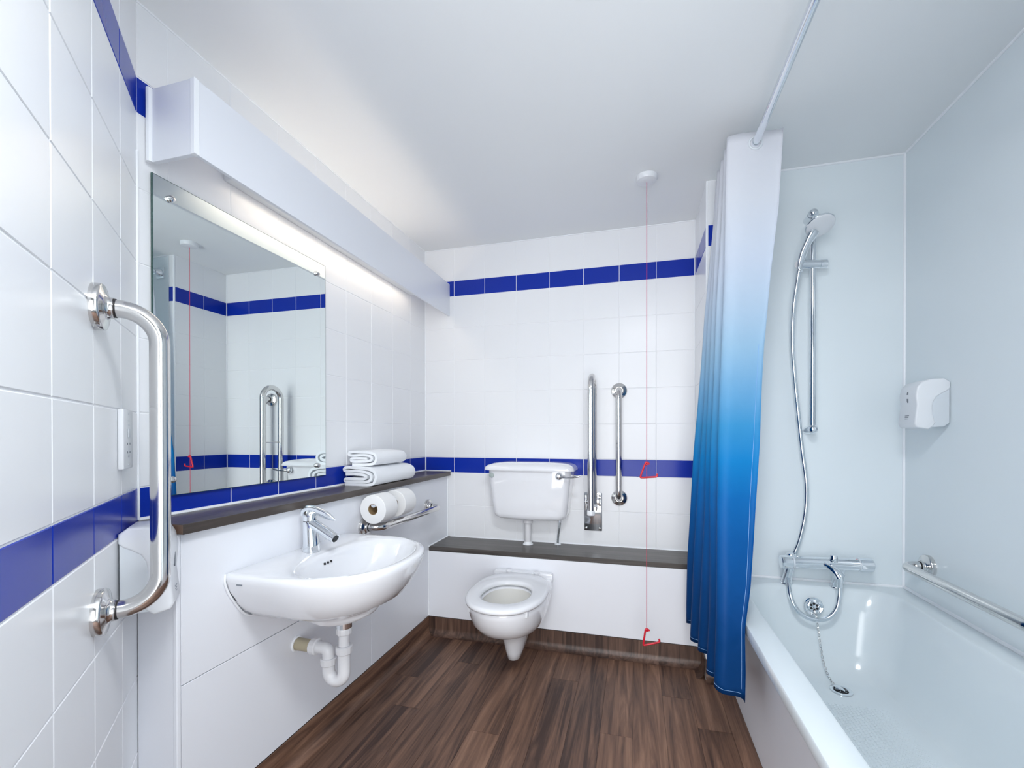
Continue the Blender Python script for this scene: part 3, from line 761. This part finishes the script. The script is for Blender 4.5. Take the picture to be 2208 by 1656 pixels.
# ------------------------------------------------------------------ cistern
cis = thing('toilet_cistern', 'white ceramic cistern with a chrome flush lever on the tiled back wall', 'cistern', (0.707, -0.09, 0.645))
def crect(hw, d, z, cx=0.707, rad=0.04, yb=-0.002, bow=0.012, n=10, hwb=None):
    """rounded rectangle against the wall, front bowed"""
    hwb = hwb or hw; pts = []
    def corner(ax, ay, a0):
        for i in range(n + 1):
            a = a0 + PI / 2 * i / n
            pts.append((ax + rad * math.cos(a), ay + rad * math.sin(a)))
    # start back right, go to front right, front left, back left (y negative = front)
    pts.append((hwb, 0)); 
    for i in range(1, 5): pts.append((hwb + (hw - hwb) * i / 5, -(d - rad) * i / 5))
    for i in range(n + 1):
        a = -PI / 2 * i / n
        pts.append((hw - rad + rad * math.cos(a), -(d - rad) + rad * math.sin(a)))
    for i in range(1, 12):
        u = i / 12; x = (hw - rad) * (1 - 2 * u)
        pts.append((x, -d - bow * (1 - (1 - 2 * u) ** 2)))
    for i in range(n + 1):
        a = -PI / 2 - PI / 2 * i / n
        pts.append((-(hw - rad) + rad * math.cos(a), -(d - rad) + rad * math.sin(a)))
    for i in range(4, 0, -1): pts.append((-(hwb + (hw - hwb) * i / 5), -(d - rad) * i / 5))
    pts.append((-hwb, 0))
    return [Vector((cx + x, yb + y, z)) for x, y in pts]
obj('tank', MB().rings([crect(0.170, 0.120, 0.643), crect(0.186, 0.138, 0.648), crect(0.203, 0.150, 0.660), crect(0.212, 0.156, 0.680), crect(0.220, 0.161, 0.75), crect(0.230, 0.165, 0.85), crect(0.237, 0.168, 0.91), crect(0.237, 0.168, 0.934)], True, True, True), M['ceramic'], cis, True, 50)
obj('lid', MB().rings([crect(0.250, 0.181, 0.924, rad=0.035), crect(0.257, 0.188, 0.925, rad=0.038), crect(0.258, 0.190, 0.931, rad=0.038), crect(0.252, 0.186, 0.944, rad=0.04), crect(0.243, 0.178, 0.952, rad=0.045), crect(0.215, 0.150, 0.962, rad=0.06), crect(0.15, 0.10, 0.968, rad=0.06)], True, True, True), M['ceramic'], cis, True, 50)
obj('lever_boss', MB().lathe([(0.010, 0), (0.014, 0.006), (0.019, 0.014), (0.0185, 0.023), (0.012, 0.031), (0.003, 0.033)], (0, -1, 0), (0.885, -0.172, 0.898), 28), M['chrome'], cis)
obj('flush_lever', MB().tube(smooth_path([(0.885, -0.196, 0.898), (0.920, -0.205, 0.896), (0.960, -0.205, 0.897), (1.000, -0.200, 0.905)], 6), [0.0062 + 0.0015 * math.sin(i / 19 * PI * 3) for i in range(19)], 14, flat=(1, 0.8)), M['plate'], cis)
obj('blanking_cap', MB().lathe([(0.014, 0), (0.014, 0.003), (0.011, 0.005)], (0, -1, 0), (0.496, -0.170, 0.896), 26), M['cap'], cis)
fp = thing('flush_pipe', 'white plastic flush pipe between the cistern and the dark ledge', 'pipe', (0.686, -0.075, 0.492))
obj('pipe', MB().lathe([(0.0185, 0), (0.0185, 0.13)], (0, 0, 1), (0.686, -0.075, 0.493), 28), M['pvc'], fp)
obj('nut', MB().lathe([(0.024, 0), (0.028, 0.004), (0.028, 0.018), (0.024, 0.022), (0.024, 0.03)], (0, 0, 1), (0.686, -0.075, 0.613), 16), M['pvc'], fp, True, 25)
obj('base_flange', MB().lathe([(0.030, 0), (0.029, 0.003), (0.021, 0.012), (0.019, 0.016)], (0, 0, 1), (0.686, -0.075, 0.4925), 28), M['bead'], fp)
sp_ = thing('supply_hose', 'thin braided steel supply hose right of the flush pipe', 'hose', (0.852, -0.030, 0.492))
obj('hose', MB().tube(smooth_path([(0.852, -0.030, 0.494), (0.855, -0.032, 0.54), (0.864, -0.040, 0.59), (0.870, -0.045, 0.648)], 8), [0.0062 + 0.0006 * (i % 2) for i in range(25)], 12), M['hose'], sp_)
obj('base_bead', MB().lathe([(0.019, 0), (0.015, 0.004), (0.006, 0.006)], (0, 0, 1), (0.852, -0.030, 0.4925), 20), M['bead'], sp_)
obj('nut', MB().lathe([(0.010, 0), (0.010, 0.022)], (0, 0, 1), (0.870, -0.045, 0.622), 8), M['chrome'], sp_, True, 25)

# ------------------------------------------------------------------ wall-hung toilet
TX = 0.712
toi = thing('toilet_pan', 'white ceramic wall-hung toilet pan with a white ring seat and no lid', 'toilet', (TX, -0.55, 0.05))
NT = 72
def egg(hw, yf, yb, z, hb=None, cx=TX, n=2.2, nb=5.5, ym=None, tilt=0.0):
    """egg outline: elliptic front, squarer back; hb = half width at the back"""
    ym = (yf * 0.52 + yb * 0.48) if ym is None else ym
    hb = hb or hw; out = []
    for i in range(NT):
        t = 2 * PI * i / NT; c, s = math.cos(t), math.sin(t)     # s<0 front
        a = (ym - yf) if s < 0 else (yb - ym)
        k = n if s < 0 else nb
        r = (abs(c / hw) ** k + abs(s / a) ** k) ** (-1 / k)
        x, y = c * r, s * r
        if s > 0: x *= (1 + (hb / hw - 1) * (y / a) ** 2)
        out.append(Vector((cx + x, ym + y, z + tilt * y)))
    return out
pan = [egg(0.022, -0.500, -0.43, 0.034), egg(0.032, -0.516, -0.41, 0.040), egg(0.042, -0.528, -0.385, 0.075), egg(0.054, -0.545, -0.34, 0.125), egg(0.066, -0.568, -0.30, 0.165), egg(0.080, -0.605, -0.272, 0.192, 0.075),
       egg(0.118, -0.680, -0.268, 0.214, 0.100), egg(0.148, -0.742, -0.267, 0.245, 0.122), egg(0.166, -0.786, -0.267, 0.285, 0.142), egg(0.174, -0.806, -0.267, 0.325, 0.153), egg(0.177, -0.815, -0.267, 0.350, 0.158), egg(0.178, -0.819, -0.267, 0.368, 0.160), egg(0.176, -0.817, -0.267, 0.374, 0.160), egg(0.166, -0.808, -0.272, 0.3765, 0.152)]
inn = [egg(0.118, -0.752, -0.455, 0.374, nb=2.4), egg(0.112, -0.745, -0.462, 0.366, nb=2.4), egg(0.116, -0.745, -0.462, 0.345, nb=2.4), egg(0.105, -0.72, -0.47, 0.29, nb=2.4), egg(0.080, -0.67, -0.48, 0.235, nb=2.4), egg(0.050, -0.61, -0.50, 0.205, nb=2.4)]
obj('pan', MB().rings(pan, True, True, False).rings([pan[-1], inn[0], inn[1]], True), M['ceramic'], toi, True, 55)
obj('inner_bowl', MB().rings(inn[1:], True, False, True), M['bowl'], toi, True, 60)
obj('water', MB().rings([egg(0.066, -0.648, -0.49, 0.226, nb=2.4)], True, False, True), M['water'], toi, False)
obj('mounting_plinth', MB().rings([egg(0.158, -0.309, -0.267, 0.366, n=7, nb=9), egg(0.159, -0.310, -0.267, 0.394, n=7, nb=9), egg(0.154, -0.306, -0.270, 0.402, n=7, nb=9)], True, True, True), M['ceramic'], toi, True, 50)
def seat_ring(o, i, z): return egg(*o, z), egg(*i, z)
so = [egg(0.174, -0.822, -0.318, 0.380, 0.140, nb=3.2), egg(0.181, -0.832, -0.314, 0.383, 0.146, nb=3.2), egg(0.183, -0.835, -0.312, 0.392, 0.148, nb=3.2), egg(0.180, -0.831, -0.316, 0.400, 0.146, nb=3.2), egg(0.170, -0.820, -0.326, 0.4045, 0.138, nb=3.2)]
si = [egg(0.126, -0.760, -0.450, 0.4045, nb=2.3), egg(0.116, -0.748, -0.460, 0.400, nb=2.3), egg(0.111, -0.742, -0.466, 0.391, nb=2.3), egg(0.113, -0.744, -0.464, 0.383, nb=2.3), egg(0.122, -0.755, -0.455, 0.380, nb=2.3)]
st_ = obj('seat', MB().rings(so + si + [so[0]], True), M['seat'], toi, True, 60)
for x, y in ((TX + 0.125, -0.742), (TX - 0.125, -0.742)):
    obj('seat_buffer', MB().box(x - 0.010, y - 0.012, 0.352, x + 0.010, y + 0.008, 0.383, 0.003), M['plastic'], st_)
for x in (TX - 0.075, TX + 0.075):
    obj('hinge_cap', MB().lathe([(0.016, 0), (0.016, 0.008), (0.012, 0.011)], (0, 0, 1), (x, -0.302, 0.3985), 24), M['seat'], toi)

# ------------------------------------------------------------------ ceiling pull cord with two red handles
pc = thing('ceiling_pull_switch', 'round white ceiling pull switch holding a long red emergency cord', 'pull switch', (1.333, -0.485, H))
obj('rose', MB().lathe([(0.046, 0), (0.0465, -0.014), (0.043, -0.021), (0.030, -0.025), (0.012, -0.026)], (0, 0, 1), (1.333, -0.485, H), 40), M['plastic'], pc)
obj('cord', MB().tube([(1.333, -0.485, H - 0.024), (1.3335, -0.486, 1.2), (1.334, -0.487, 0.24)], 0.0014, 8), M['cordred'], pc)
def pull_handle(z, label, tilt=0.0):
    t = thing('pull_handle', label, 'pull handle', (1.333, -0.487, z), 'red pull handles on the cord')
    c, s = math.cos(tilt), math.sin(tilt)
    pts = [(0.012, -0.008), (0.004, 0.0), (-0.004, -0.002), (-0.016, -0.034), (-0.026, -0.064), (-0.020, -0.068), (0.010, -0.066), (0.038, -0.064), (0.046, -0.060), (0.045, -0.050)]
    P = [(1.333 + (x * c - y * s) + 0.0, -0.488 + 0.1 * x, z + x * s + y * c) for x, y in pts]
    obj('bent_bar', MB().tube(smooth_path(P, 3), 0.0042, 12), M['red'], t)
    obj('eyelet', MB().torus((1.333, -0.488, z - 0.004), (0, 1, 0), 0.0055, 0.0030, 20, 10), M['red'], t)
    return t
pull_handle(1.000, 'upper red triangular handle on the emergency cord at blue band height')
pull_handle(0.249, 'lower red triangular handle hanging on the cord near the floor', 0.20)

# ------------------------------------------------------------------ bath
BX0, BX1, BY0, BY1, BZ = 1.640, XR - 0.001, -2.08, YE - 0.003, 0.492
bath = thing('bathtub', 'white acrylic bathtub filling the recess at the right', 'bathtub', (2.0, -1.2, 0))
def rr(x0, x1, y0, y1, rad, z, n=10, cr=None):
    cr = cr or (rad, rad, rad, rad); pts = []
    for (cx, cy, a0, r_) in ((x1 - cr[0], y1 - cr[0], 0, cr[0]), (x0 + cr[1], y1 - cr[1], PI / 2, cr[1]), (x0 + cr[2], y0 + cr[2], PI, cr[2]), (x1 - cr[3], y0 + cr[3], 1.5 * PI, cr[3])):
        for i in range(n + 1):
            a = a0 + PI / 2 * i / n
            pts.append(Vector((cx + r_ * math.cos(a), cy + r_ * math.sin(a), z)))
    return pts
tb = [rr(BX0 + 0.010, BX1, BY0, BY1, 0.006, 0.452), rr(BX0 + 0.001, BX1, BY0, BY1, 0.006, 0.456), rr(BX0, BX1, BY0, BY1, 0.008, 0.460), rr(BX0, BX1, BY0, BY1, 0.008, 0.487), rr(BX0 + 0.0018, BX1, BY0, BY1, 0.008, 0.4905), rr(BX0 + 0.006, BX1 - 0.001, BY0 + 0.001, BY1 - 0.001, 0.010, BZ),
      rr(1.710, 2.286, -1.98, -0.444, 0.16, BZ, cr=(0.10, 0.19, 0.16, 0.16)), rr(1.717, 2.278, -1.975, -0.450, 0.155, BZ - 0.003, cr=(0.10, 0.185, 0.16, 0.16)), rr(1.724, 2.271, -1.968, -0.457, 0.15, BZ - 0.014, cr=(0.10, 0.18, 0.15, 0.15)),
      rr(1.745, 2.250, -1.93, -0.478, 0.14, 0.40), rr(1.770, 2.225, -1.86, -0.502, 0.13, 0.28), rr(1.792, 2.203, -1.78, -0.528, 0.12, 0.205), rr(1.815, 2.180, -1.72, -0.560, 0.10, 0.178), rr(1.86, 2.14, -1.66, -0.60, 0.08, 0.170), rr(1.95, 2.05, -1.5, -0.70, 0.04, 0.168)]
obj('tub', MB().rings(tb, True, False, True), M['acrylic'], bath, True, 32)
obj('side_panel', MB().box(1.700, BY0, 0.0, 1.706, YE - 0.002, 0.455, 0.0008, 1), M['panel'], bath, False)
# anti-slip lozenges moulded in the floor: too many to pick apart
mb = MB()
for i in range(24):
    for j in range(66):
        x = 1.865 + i * 0.0118; y = -0.76 - j * 0.013 + (0.006 if i % 2 else 0)
        a, b = 0.0042, 0.0042
        z0 = 0.1692
        mb.add([(x - a, y, z0), (x, y - b, z0), (x + a, y, z0), (x, y + b, z0), (x - a * .5, y, z0 + .0011), (x, y - b * .5, z0 + .0011), (x + a * .5, y, z0 + .0011), (x, y + b * .5, z0 + .0011)],
               [(4, 5, 6, 7), (0, 1, 5, 4), (1, 2, 6, 5), (2, 3, 7, 6), (3, 0, 4, 7)])
tag(obj('anti_slip_pattern', mb, M['acrylic'], bath, False), kind='stuff')
DX, DY, DZ = 2.027, -0.655, 0.170
dfl_ = obj('drain_flange', MB().lathe([(0.036, 0), (0.036, 0.003), (0.030, 0.004), (0.022, 0.002), (0.021, 0.0008)], (0, 0, 1), (DX, DY, DZ), 36), M['chrome'], bath)
obj('drain_well', MB().lathe([(0.022, 0), (0.022, 0.0026)], (0, 0, 1), (DX, DY, DZ + 0.0006), 30), M['dark'], dfl_)
for k in range(6):
    a = k * PI / 3
    obj('drain_spoke', MB().tube([(DX, DY, DZ + 0.0038), (DX + 0.021 * math.cos(a), DY + 0.021 * math.sin(a), DZ + 0.0038)], 0.0016, 8), M['chrome'], dfl_)
on = Vector((0, -0.985, 0.17)).normalized(); oc = Vector((1.993, -0.4885, 0.418))
opl_ = obj('overflow_plate', MB().lathe([(0.036, 0), (0.036, 0.003), (0.033, 0.006), (0.026, 0.0045), (0.024, 0.003)], on, oc, 36), M['chrome'], bath)
obj('overflow_grid', MB().lathe([(0.0225, 0), (0.0225, 0.005), (0.0195, 0.0065)], on, oc, 30), M['chrome'], opl_)
ox = Vector((1, 0, 0)); oz = on.cross(ox) * -1
for k in range(6):
    a = k * PI / 3 + PI / 6
    c = oc + on * 0.0062 + (ox * math.cos(a) + oz * math.sin(a)) * 0.0125
    obj('overflow_hole', MB().lathe([(0.0050, 0), (0.0050, 0.0010)], on, c, 14), M['dark'], opl_)
# ball chain and plug as one thing
ch = thing('plug_chain', 'thin chrome chain running from the overflow down to the bath drain', 'chain', (DX - 0.02, DY, DZ))
CP = smooth_path([oc + on * 0.010 + Vector((0, 0, -0.006)), Vector((1.996, -0.513, 0.375)), Vector((2.000, -0.532, 0.30)), Vector((2.003, -0.556, 0.232)), Vector((2.008, -0.590, 0.190)), Vector((2.014, -0.625, 0.177)), Vector((2.020, -0.645, 0.176))], 12)
def at_len(P, d):
    for a, b in zip(P[:-1], P[1:]):
        l = (b - a).length
        if d <= l: return a.lerp(b, d / l), (b - a).normalized()
        d -= l
    return P[-1], (P[-1] - P[-2]).normalized()
tot = sum((b - a).length for a, b in zip(CP[:-1], CP[1:])); k = 0; d = 0.003
lmb = MB()
for i in range(16):
    a = 2 * PI * i / 16
    pass
link = []
for i in range(14):
    a = 2 * PI * i / 14
    link.append((0.0042 * math.cos(a) * (1.25), 0.0026 * math.sin(a), 0))
while d < tot:
    p, t = at_len(CP, d)
    x = t; y = (Vector((0, 0, 1)).cross(x)).normalized() if abs(x.z) < 0.99 else Vector((1, 0, 0)); z = x.cross(y)
    if k % 2: y, z = z, -y
    rg_ = []
    for i in range(14):
        a = 2 * PI * i / 14
        c = p + x * 0.0062 * math.cos(a) + y * 0.0040 * math.sin(a)
        dn = (x * math.cos(a) * 0.6 + y * math.sin(a)).normalized()
        rg_.append([c + dn * 0.0011 * math.cos(2 * PI * q_ / 6) + z * 0.0011 * math.sin(2 * PI * q_ / 6) for q_ in range(6)])
    rg_.append(rg_[0])
    o = obj('link', MB().rings(rg_), M['steel'], ch, loc=tuple(p))
    k += 1; d += 0.0098
obj('plug_cap', MB().lathe([(0.018, 0.0), (0.019, 0.003), (0.015, 0.006), (0.004, 0.008)], (0.35, 0.1, 1), (DX - 0.004, DY + 0.006, DZ + 0.0035), 24), M['chrome'], ch)

# ------------------------------------------------------------------ bath shower mixer
MY, MZ = -0.468, 0.596
mx = thing('bath_shower_mixer', 'chrome thermostatic bath and shower mixer on the rim below the shower rail', 'mixer tap', (2.0, -0.44, BZ))
obj('bar', MB().tube([(1.918, MY, MZ - 0.006), (2.185, MY, MZ + 0.002)], 0.0250, 32), M['chrome'], mx)
obj('flow_knob', MB().lathe([(0.024, 0), (0.0275, 0.002), (0.0285, 0.006), (0.0280, 0.040), (0.0265, 0.042)], (-1, 0, -0.03), (1.920, MY, MZ - 0.006), 14), M['chrome'], mx, True, 20)
obj('grey_ring', MB().lathe([(0.0262, 0), (0.0262, 0.005)], (-1, 0, -0.03), (1.926, MY, MZ - 0.0058), 32), M['plastic2'], mx)
obj('temperature_knob', MB().lathe([(0.0262, 0), (0.0275, 0.002), (0.0270, 0.045), (0.0240, 0.048)], (1, 0, 0.03), (2.160, MY, MZ + 0.001), 14), M['chrome'], mx, True, 20)
obj('grey_ring', MB().lathe([(0.0265, 0), (0.0265, 0.004)], (1, 0, 0.03), (2.157, MY, MZ + 0.001), 32), M['plastic2'], mx)
obj('safety_button', MB().box(2.146, MY - 0.010, MZ + 0.020, 2.156, MY + 0.002, MZ + 0.025, 0.002), M['redring'], mx)
obj('diverter_knob', MB().lathe([(0.013, 0), (0.014, 0.002), (0.014, 0.026), (0.0125, 0.028)], (0, 0, 1), (2.066, MY - 0.018, MZ + 0.010), 24), M['chrome'], mx)
obj('spout', MB().tube(smooth_path([(2.030, MY - 0.004, MZ + 0.004), (2.045, MY - 0.030, MZ - 0.006), (2.062, MY - 0.052, MZ - 0.022), (2.072, MY - 0.060, MZ - 0.040)], 6), [0.011 + 0.011 * i / 18 for i in range(19)], 20, flat=(1.0, 0.8)), M['chrome'], mx)
obj('hose_outlet', MB().lathe([(0.014, 0), (0.014, 0.028), (0.0105, 0.030), (0.0105, 0.048)], (0, 0, -1), (2.074, MY - 0.050, MZ - 0.034), 20), M['chrome'], mx)
for x, dy in ((1.908, 0.028), (2.092, 0.018)):
    obj('leg', MB().tube([(x, -0.440, BZ + 0.001), (x + 0.003, -0.444, BZ + 0.030), (x + 0.012, MY + 0.010, MZ - 0.012)], [0.0215, 0.0175, 0.0155], 26), M['chrome'], mx)
    obj('leg_base', MB().lathe([(0.0235, 0), (0.023, 0.003), (0.020, 0.005)], (0, 0, 1), (x, -0.440, BZ), 28), M['chrome'], mx)
obj('wall_elbow', MB().lathe([(0.021, 0), (0.021, 0.012), (0.015, 0.020)], (0, 0, 1), (1.925, -0.440, MZ + 0.004), 24), M['chrome'], mx)

# riser rail and handset
rz = thing('shower_riser_rail', 'chrome upright shower rail with wall brackets above the bath mixer', 'shower rail', (2.005, YE, 1.14))
obj('rail', MB().tube([(2.004, -0.44, 1.135), (2.004, -0.44, 2.068)], 0.0118, 24), M['chrome'], rz)
for z, zz in ((2.052, 1), (1.148, -1)):
    obj('wall_bracket', MB().tube([(2.004, YE - 0.002, z - 0.004), (2.004, -0.40, z - 0.004), (2.004, -0.425, z)], [0.018, 0.0175, 0.016], 24), M['chrome'], rz)
    obj('end_ball', MB().lathe([(0.006, -0.019), (0.014, -0.014), (0.0185, -0.005), (0.0185, 0.005), (0.014, 0.014), (0.006, 0.019)], (0, 1, 0), (2.004, -0.443, z), 26), M['chrome'], rz)
obj('slider', MB().tube([(1.938, -0.47, 1.836), (1.950, -0.462, 1.837), (2.004, -0.448, 1.838), (2.048, -0.440, 1.836)], [0.014, 0.0170, 0.0180, 0.0165], 26), M['chrome'], rz)
obj('slider_knob', MB().lathe([(0.0165, 0), (0.018, 0.002), (0.018, 0.026), (0.016, 0.028)], (1, 0.05, 0), (2.026, -0.444, 1.837), 18), M['chrome'], rz, True, 25)
hs = thing('shower_handset', 'round-headed chrome and pale grey hand shower clipped on the rail', 'shower head', (1.945, -0.47, 1.83))
hp = smooth_path([(1.943, -0.475, 1.812), (1.947, -0.478, 1.845), (1.957, -0.487, 1.885), (1.972, -0.500, 1.925), (1.990, -0.508, 1.952)], 5)
obj('handle', MB().tube(hp, [0.0105, 0.011, 0.0115, 0.012, 0.0125, 0.013, 0.0135, 0.014, 0.0145, 0.0145, 0.0145, 0.0145, 0.0145, 0.015, 0.016, 0.017, 0.018, 0.019, 0.019, 0.018, 0.016][:len(hp)], 20, flat=(1.25, 0.85)), M['chrome'], hs)
hn = Vector((0.12, -0.46, -0.88)).normalized(); hc = Vector((2.004, -0.512, 1.972))
obj('head', MB().lathe([(0.016, -0.020), (0.040, -0.014), (0.052, -0.004), (0.0535, 0.002), (0.052, 0.005)], hn, hc, 40), M['chrome'], hs)
obj('spray_face', MB().lathe([(0.0515, 0.0045), (0.0505, 0.0095), (0.045, 0.0115), (0.015, 0.012)], hn, hc, 40), M['plastic'], hs)
# hose
HP = [(1.942, -0.476, 1.815), (1.936, -0.470, 1.76), (1.929, -0.452, 1.66), (1.931, -0.43, 1.52), (1.944, -0.420, 1.36), (1.957, -0.418, 1.22), (1.972, -0.420, 1.06), (1.985, -0.424, 0.94), (1.988, -0.424, 0.86), (1.982, -0.42, 0.77), (1.967, -0.414, 0.68), (1.950, -0.408, 0.62),
      (1.930, -0.410, 0.575), (1.912, -0.440, 0.53), (1.902, -0.492, 0.485), (1.905, -0.520, 0.443), (1.925, -0.532, 0.406), (1.955, -0.538, 0.388), (1.990, -0.540, 0.383), (2.030, -0.538, 0.396), (2.058, -0.532, 0.430), (2.070, -0.524, 0.475), (2.074, -0.519, 0.516)]
hose = thing('shower_hose', 'silver flexible shower hose looping down from the handset to the mixer', 'hose', (1.97, -0.42, 0.6))
obj('tube', MB().tube(smooth_path(HP, 10), 0.0086, 14), M['hose'], hose)
obj('end_nut', MB().lathe([(0.0095, 0), (0.0105, 0.003), (0.0105, 0.022), (0.008, 0.024)], (0.1, 0.1, -1), (1.9425, -0.4765, 1.822), 18), M['chrome'], hose)

# ------------------------------------------------------------------ curtain rod, rings, curtain
RX, RZ = 1.700, 2.172
rod = thing('shower_curtain_rod', 'straight chrome curtain rod over the bath edge', 'curtain rod', (RX, -1.2, RZ))
obj('rod', MB().tube([(RX, YE - 0.01, RZ), (RX, -2.14, RZ)], 0.0128, 24), M['chrome'], rod)
obj('wall_bracket', MB().box(RX - 0.032, YE - 0.010, RZ - 0.036, RX + 0.032, YE - 0.002, RZ + 0.036, 0.003), M['chrome'], rod)
obj('socket_cup', MB().lathe([(0.026, 0), (0.026, 0.012), (0.020, 0.020), (0.018, 0.036), (0.0145, 0.038)], (0, -1, 0), (RX, YE - 0.010, RZ), 28), M['chrome'], rod)
obj('wall_bracket', MB().box(RX - 0.032, -2.14, RZ - 0.036, RX + 0.032, -2.132, RZ + 0.036, 0.003), M['chrome'], rod)
def lerp_tab(tab, z):
    if z >= tab[0][0]: return tab[0][1]
    for (z0, v0), (z1, v1) in zip(tab[:-1], tab[1:]):
        if z >= z1: return v1 + (v0 - v1) * (z - z1) / (z0 - z1)
    return tab[-1][1]
XRt = [(2.21, 1.787), (1.93, 1.775), (1.68, 1.748), (1.44, 1.729), (1.24, 1.720), (1.10, 1.713), (0.88, 1.685), (0.62, 1.650), (0.50, 1.628), (0.36, 1.630), (0.26, 1.628)]
YRt = [(2.21, -0.800), (1.3, -0.805), (1.1, -0.815), (0.88, -0.86), (0.62, -0.94), (0.50, -0.965), (0.26, -0.965)]
XLn = [(2.21, 1.606), (1.90, 1.600), (1.36, 1.590), (0.76, 1.570), (0.26, 1.545)]           # left bends, nearest folds
YLt = [(2.21, -0.500), (1.62, -0.485), (1.0, -0.425), (0.26, -0.415)]
XLf = [(2.21, 1.616), (2.03, 1.606), (1.85, 1.592), (1.62, 1.572), (1.2, 1.552), (1.0, 1.540), (0.78, 1.528), (0.57, 1.516), (0.28, 1.508)]   # left bends, farthest fold
XRf = [(2.21, 1.745), (1.5, 1.72), (0.9, 1.65), (0.5, 1.615), (0.26, 1.610)]
NF = 9                                    # panels
def curtain_point(t, z):
    """t: 0 (free edge) .. NF (wall side); panels alternate right-left"""
    f = t / NF
    xl = lerp_tab(XLn, z) * (1 - f) + lerp_tab(XLf, z) * f
    xr = lerp_tab(XRt, z) * (1 - min(1, f * 1.3)) + lerp_tab(XRf, z) * min(1, f * 1.3)
    yn = lerp_tab(YRt, z)
    i = int(min(t, NF - 1e-9)); u = t - i
    s = 0.5 - 0.5 * math.cos(PI * (t % 2))       # 0 right .. 1 left
    s = s + 0.10 * math.sin(2 * PI * s) * -0.5
    x = xr * (1 - s) + xl * s
    # panels flat in the middle: most of the y step happens in the bends
    yy = t - 0.55 / PI * math.sin(2 * PI * (t - 0.5)) * -1 * 0.5
    y = yn + (lerp_tab(YLt, z) - yn) * (max(0.0, yy - 0.7) / (NF - 0.7))
    y += 0.007 * math.sin(2 * PI * t) * (1.3 - 0.5 * z / 2.2)
    k = math.sin(t * 2.3 + z * 3.1) * 0.004 * (1.5 - z / 2.2) + math.sin(z * 9 + t * 5) * 0.0012
    return Vector((x + k, y + k * 0.8, z))
NTc = NF * 18; zs = [0.262 + (2.212 - 0.262) * j / 64 for j in range(65)]
def hem_dip(t): return 0.012 * math.sin(t * 1.7) - 0.02 * max(0, 1 - t * 1.0)
ct = thing('shower_curtain', 'gathered shower curtain fading from white at the top to deep blue at the hem', 'curtain', (RX, -0.6, 0.0))
rows = []
for j, z in enumerate(zs):
    row = []
    for i in range(NTc + 1):
        t = NF * i / NTc
        p = curtain_point(t, z)
        p.z = z + hem_dip(t) * (1 - j / 64) ** 2 * 1.0
        row.append(p)
    rows.append(row)
cmb = MB().rings(rows, False)
cl_o = obj('cloth', cmb, M['curtain'], ct, True, 80, loc=(RX, -0.6, 0))
sol = cl_o.modifiers.new('thickness', 'SOLIDIFY'); sol.thickness = 0.0012; sol.offset = 0
# stitching near the free edge and the hem
def cpt(t, z, out=0.0016):
    p = curtain_point(t, z); q2 = curtain_point(t + 0.01, z); dd = (q2 - p).normalized()
    nrm_ = Vector((dd.y, -dd.x, 0)) 
    if nrm_.y > 0: nrm_ = -nrm_
    p.z = z + hem_dip(t) * (1 - (z - 0.262) / 1.95) ** 2
    return p + nrm_ * out
obj('edge_stitching', MB().tube([cpt(0.26, z) for z in zs[1:40]], 0.0006, 6), M['thread'], ct)
obj('hem_stitching', MB().tube([cpt(0.26 + (NF - 0.4) * i / 160, 0.277) for i in range(161)], 0.0006, 6), M['thread'], ct)
for k in range(NF):
    t = k + 0.5
    # ring where the panel crosses the rod
    best = min((abs(curtain_point(k + u / 20, RZ).x - RX), k + u / 20) for u in range(1, 20))[1]
    p = curtain_point(best, RZ); a = curtain_point(best - 0.05, RZ); b = curtain_point(best + 0.05, RZ); dd = (b - a).normalized()
    nn_ = Vector((dd.y, -dd.x, 0)).normalized()
    mb = MB().torus((RX, p.y, RZ), nn_, 0.0215, 0.0042, 36, 10)
    obj('eyelet', mb, M['plastic2'], ct)
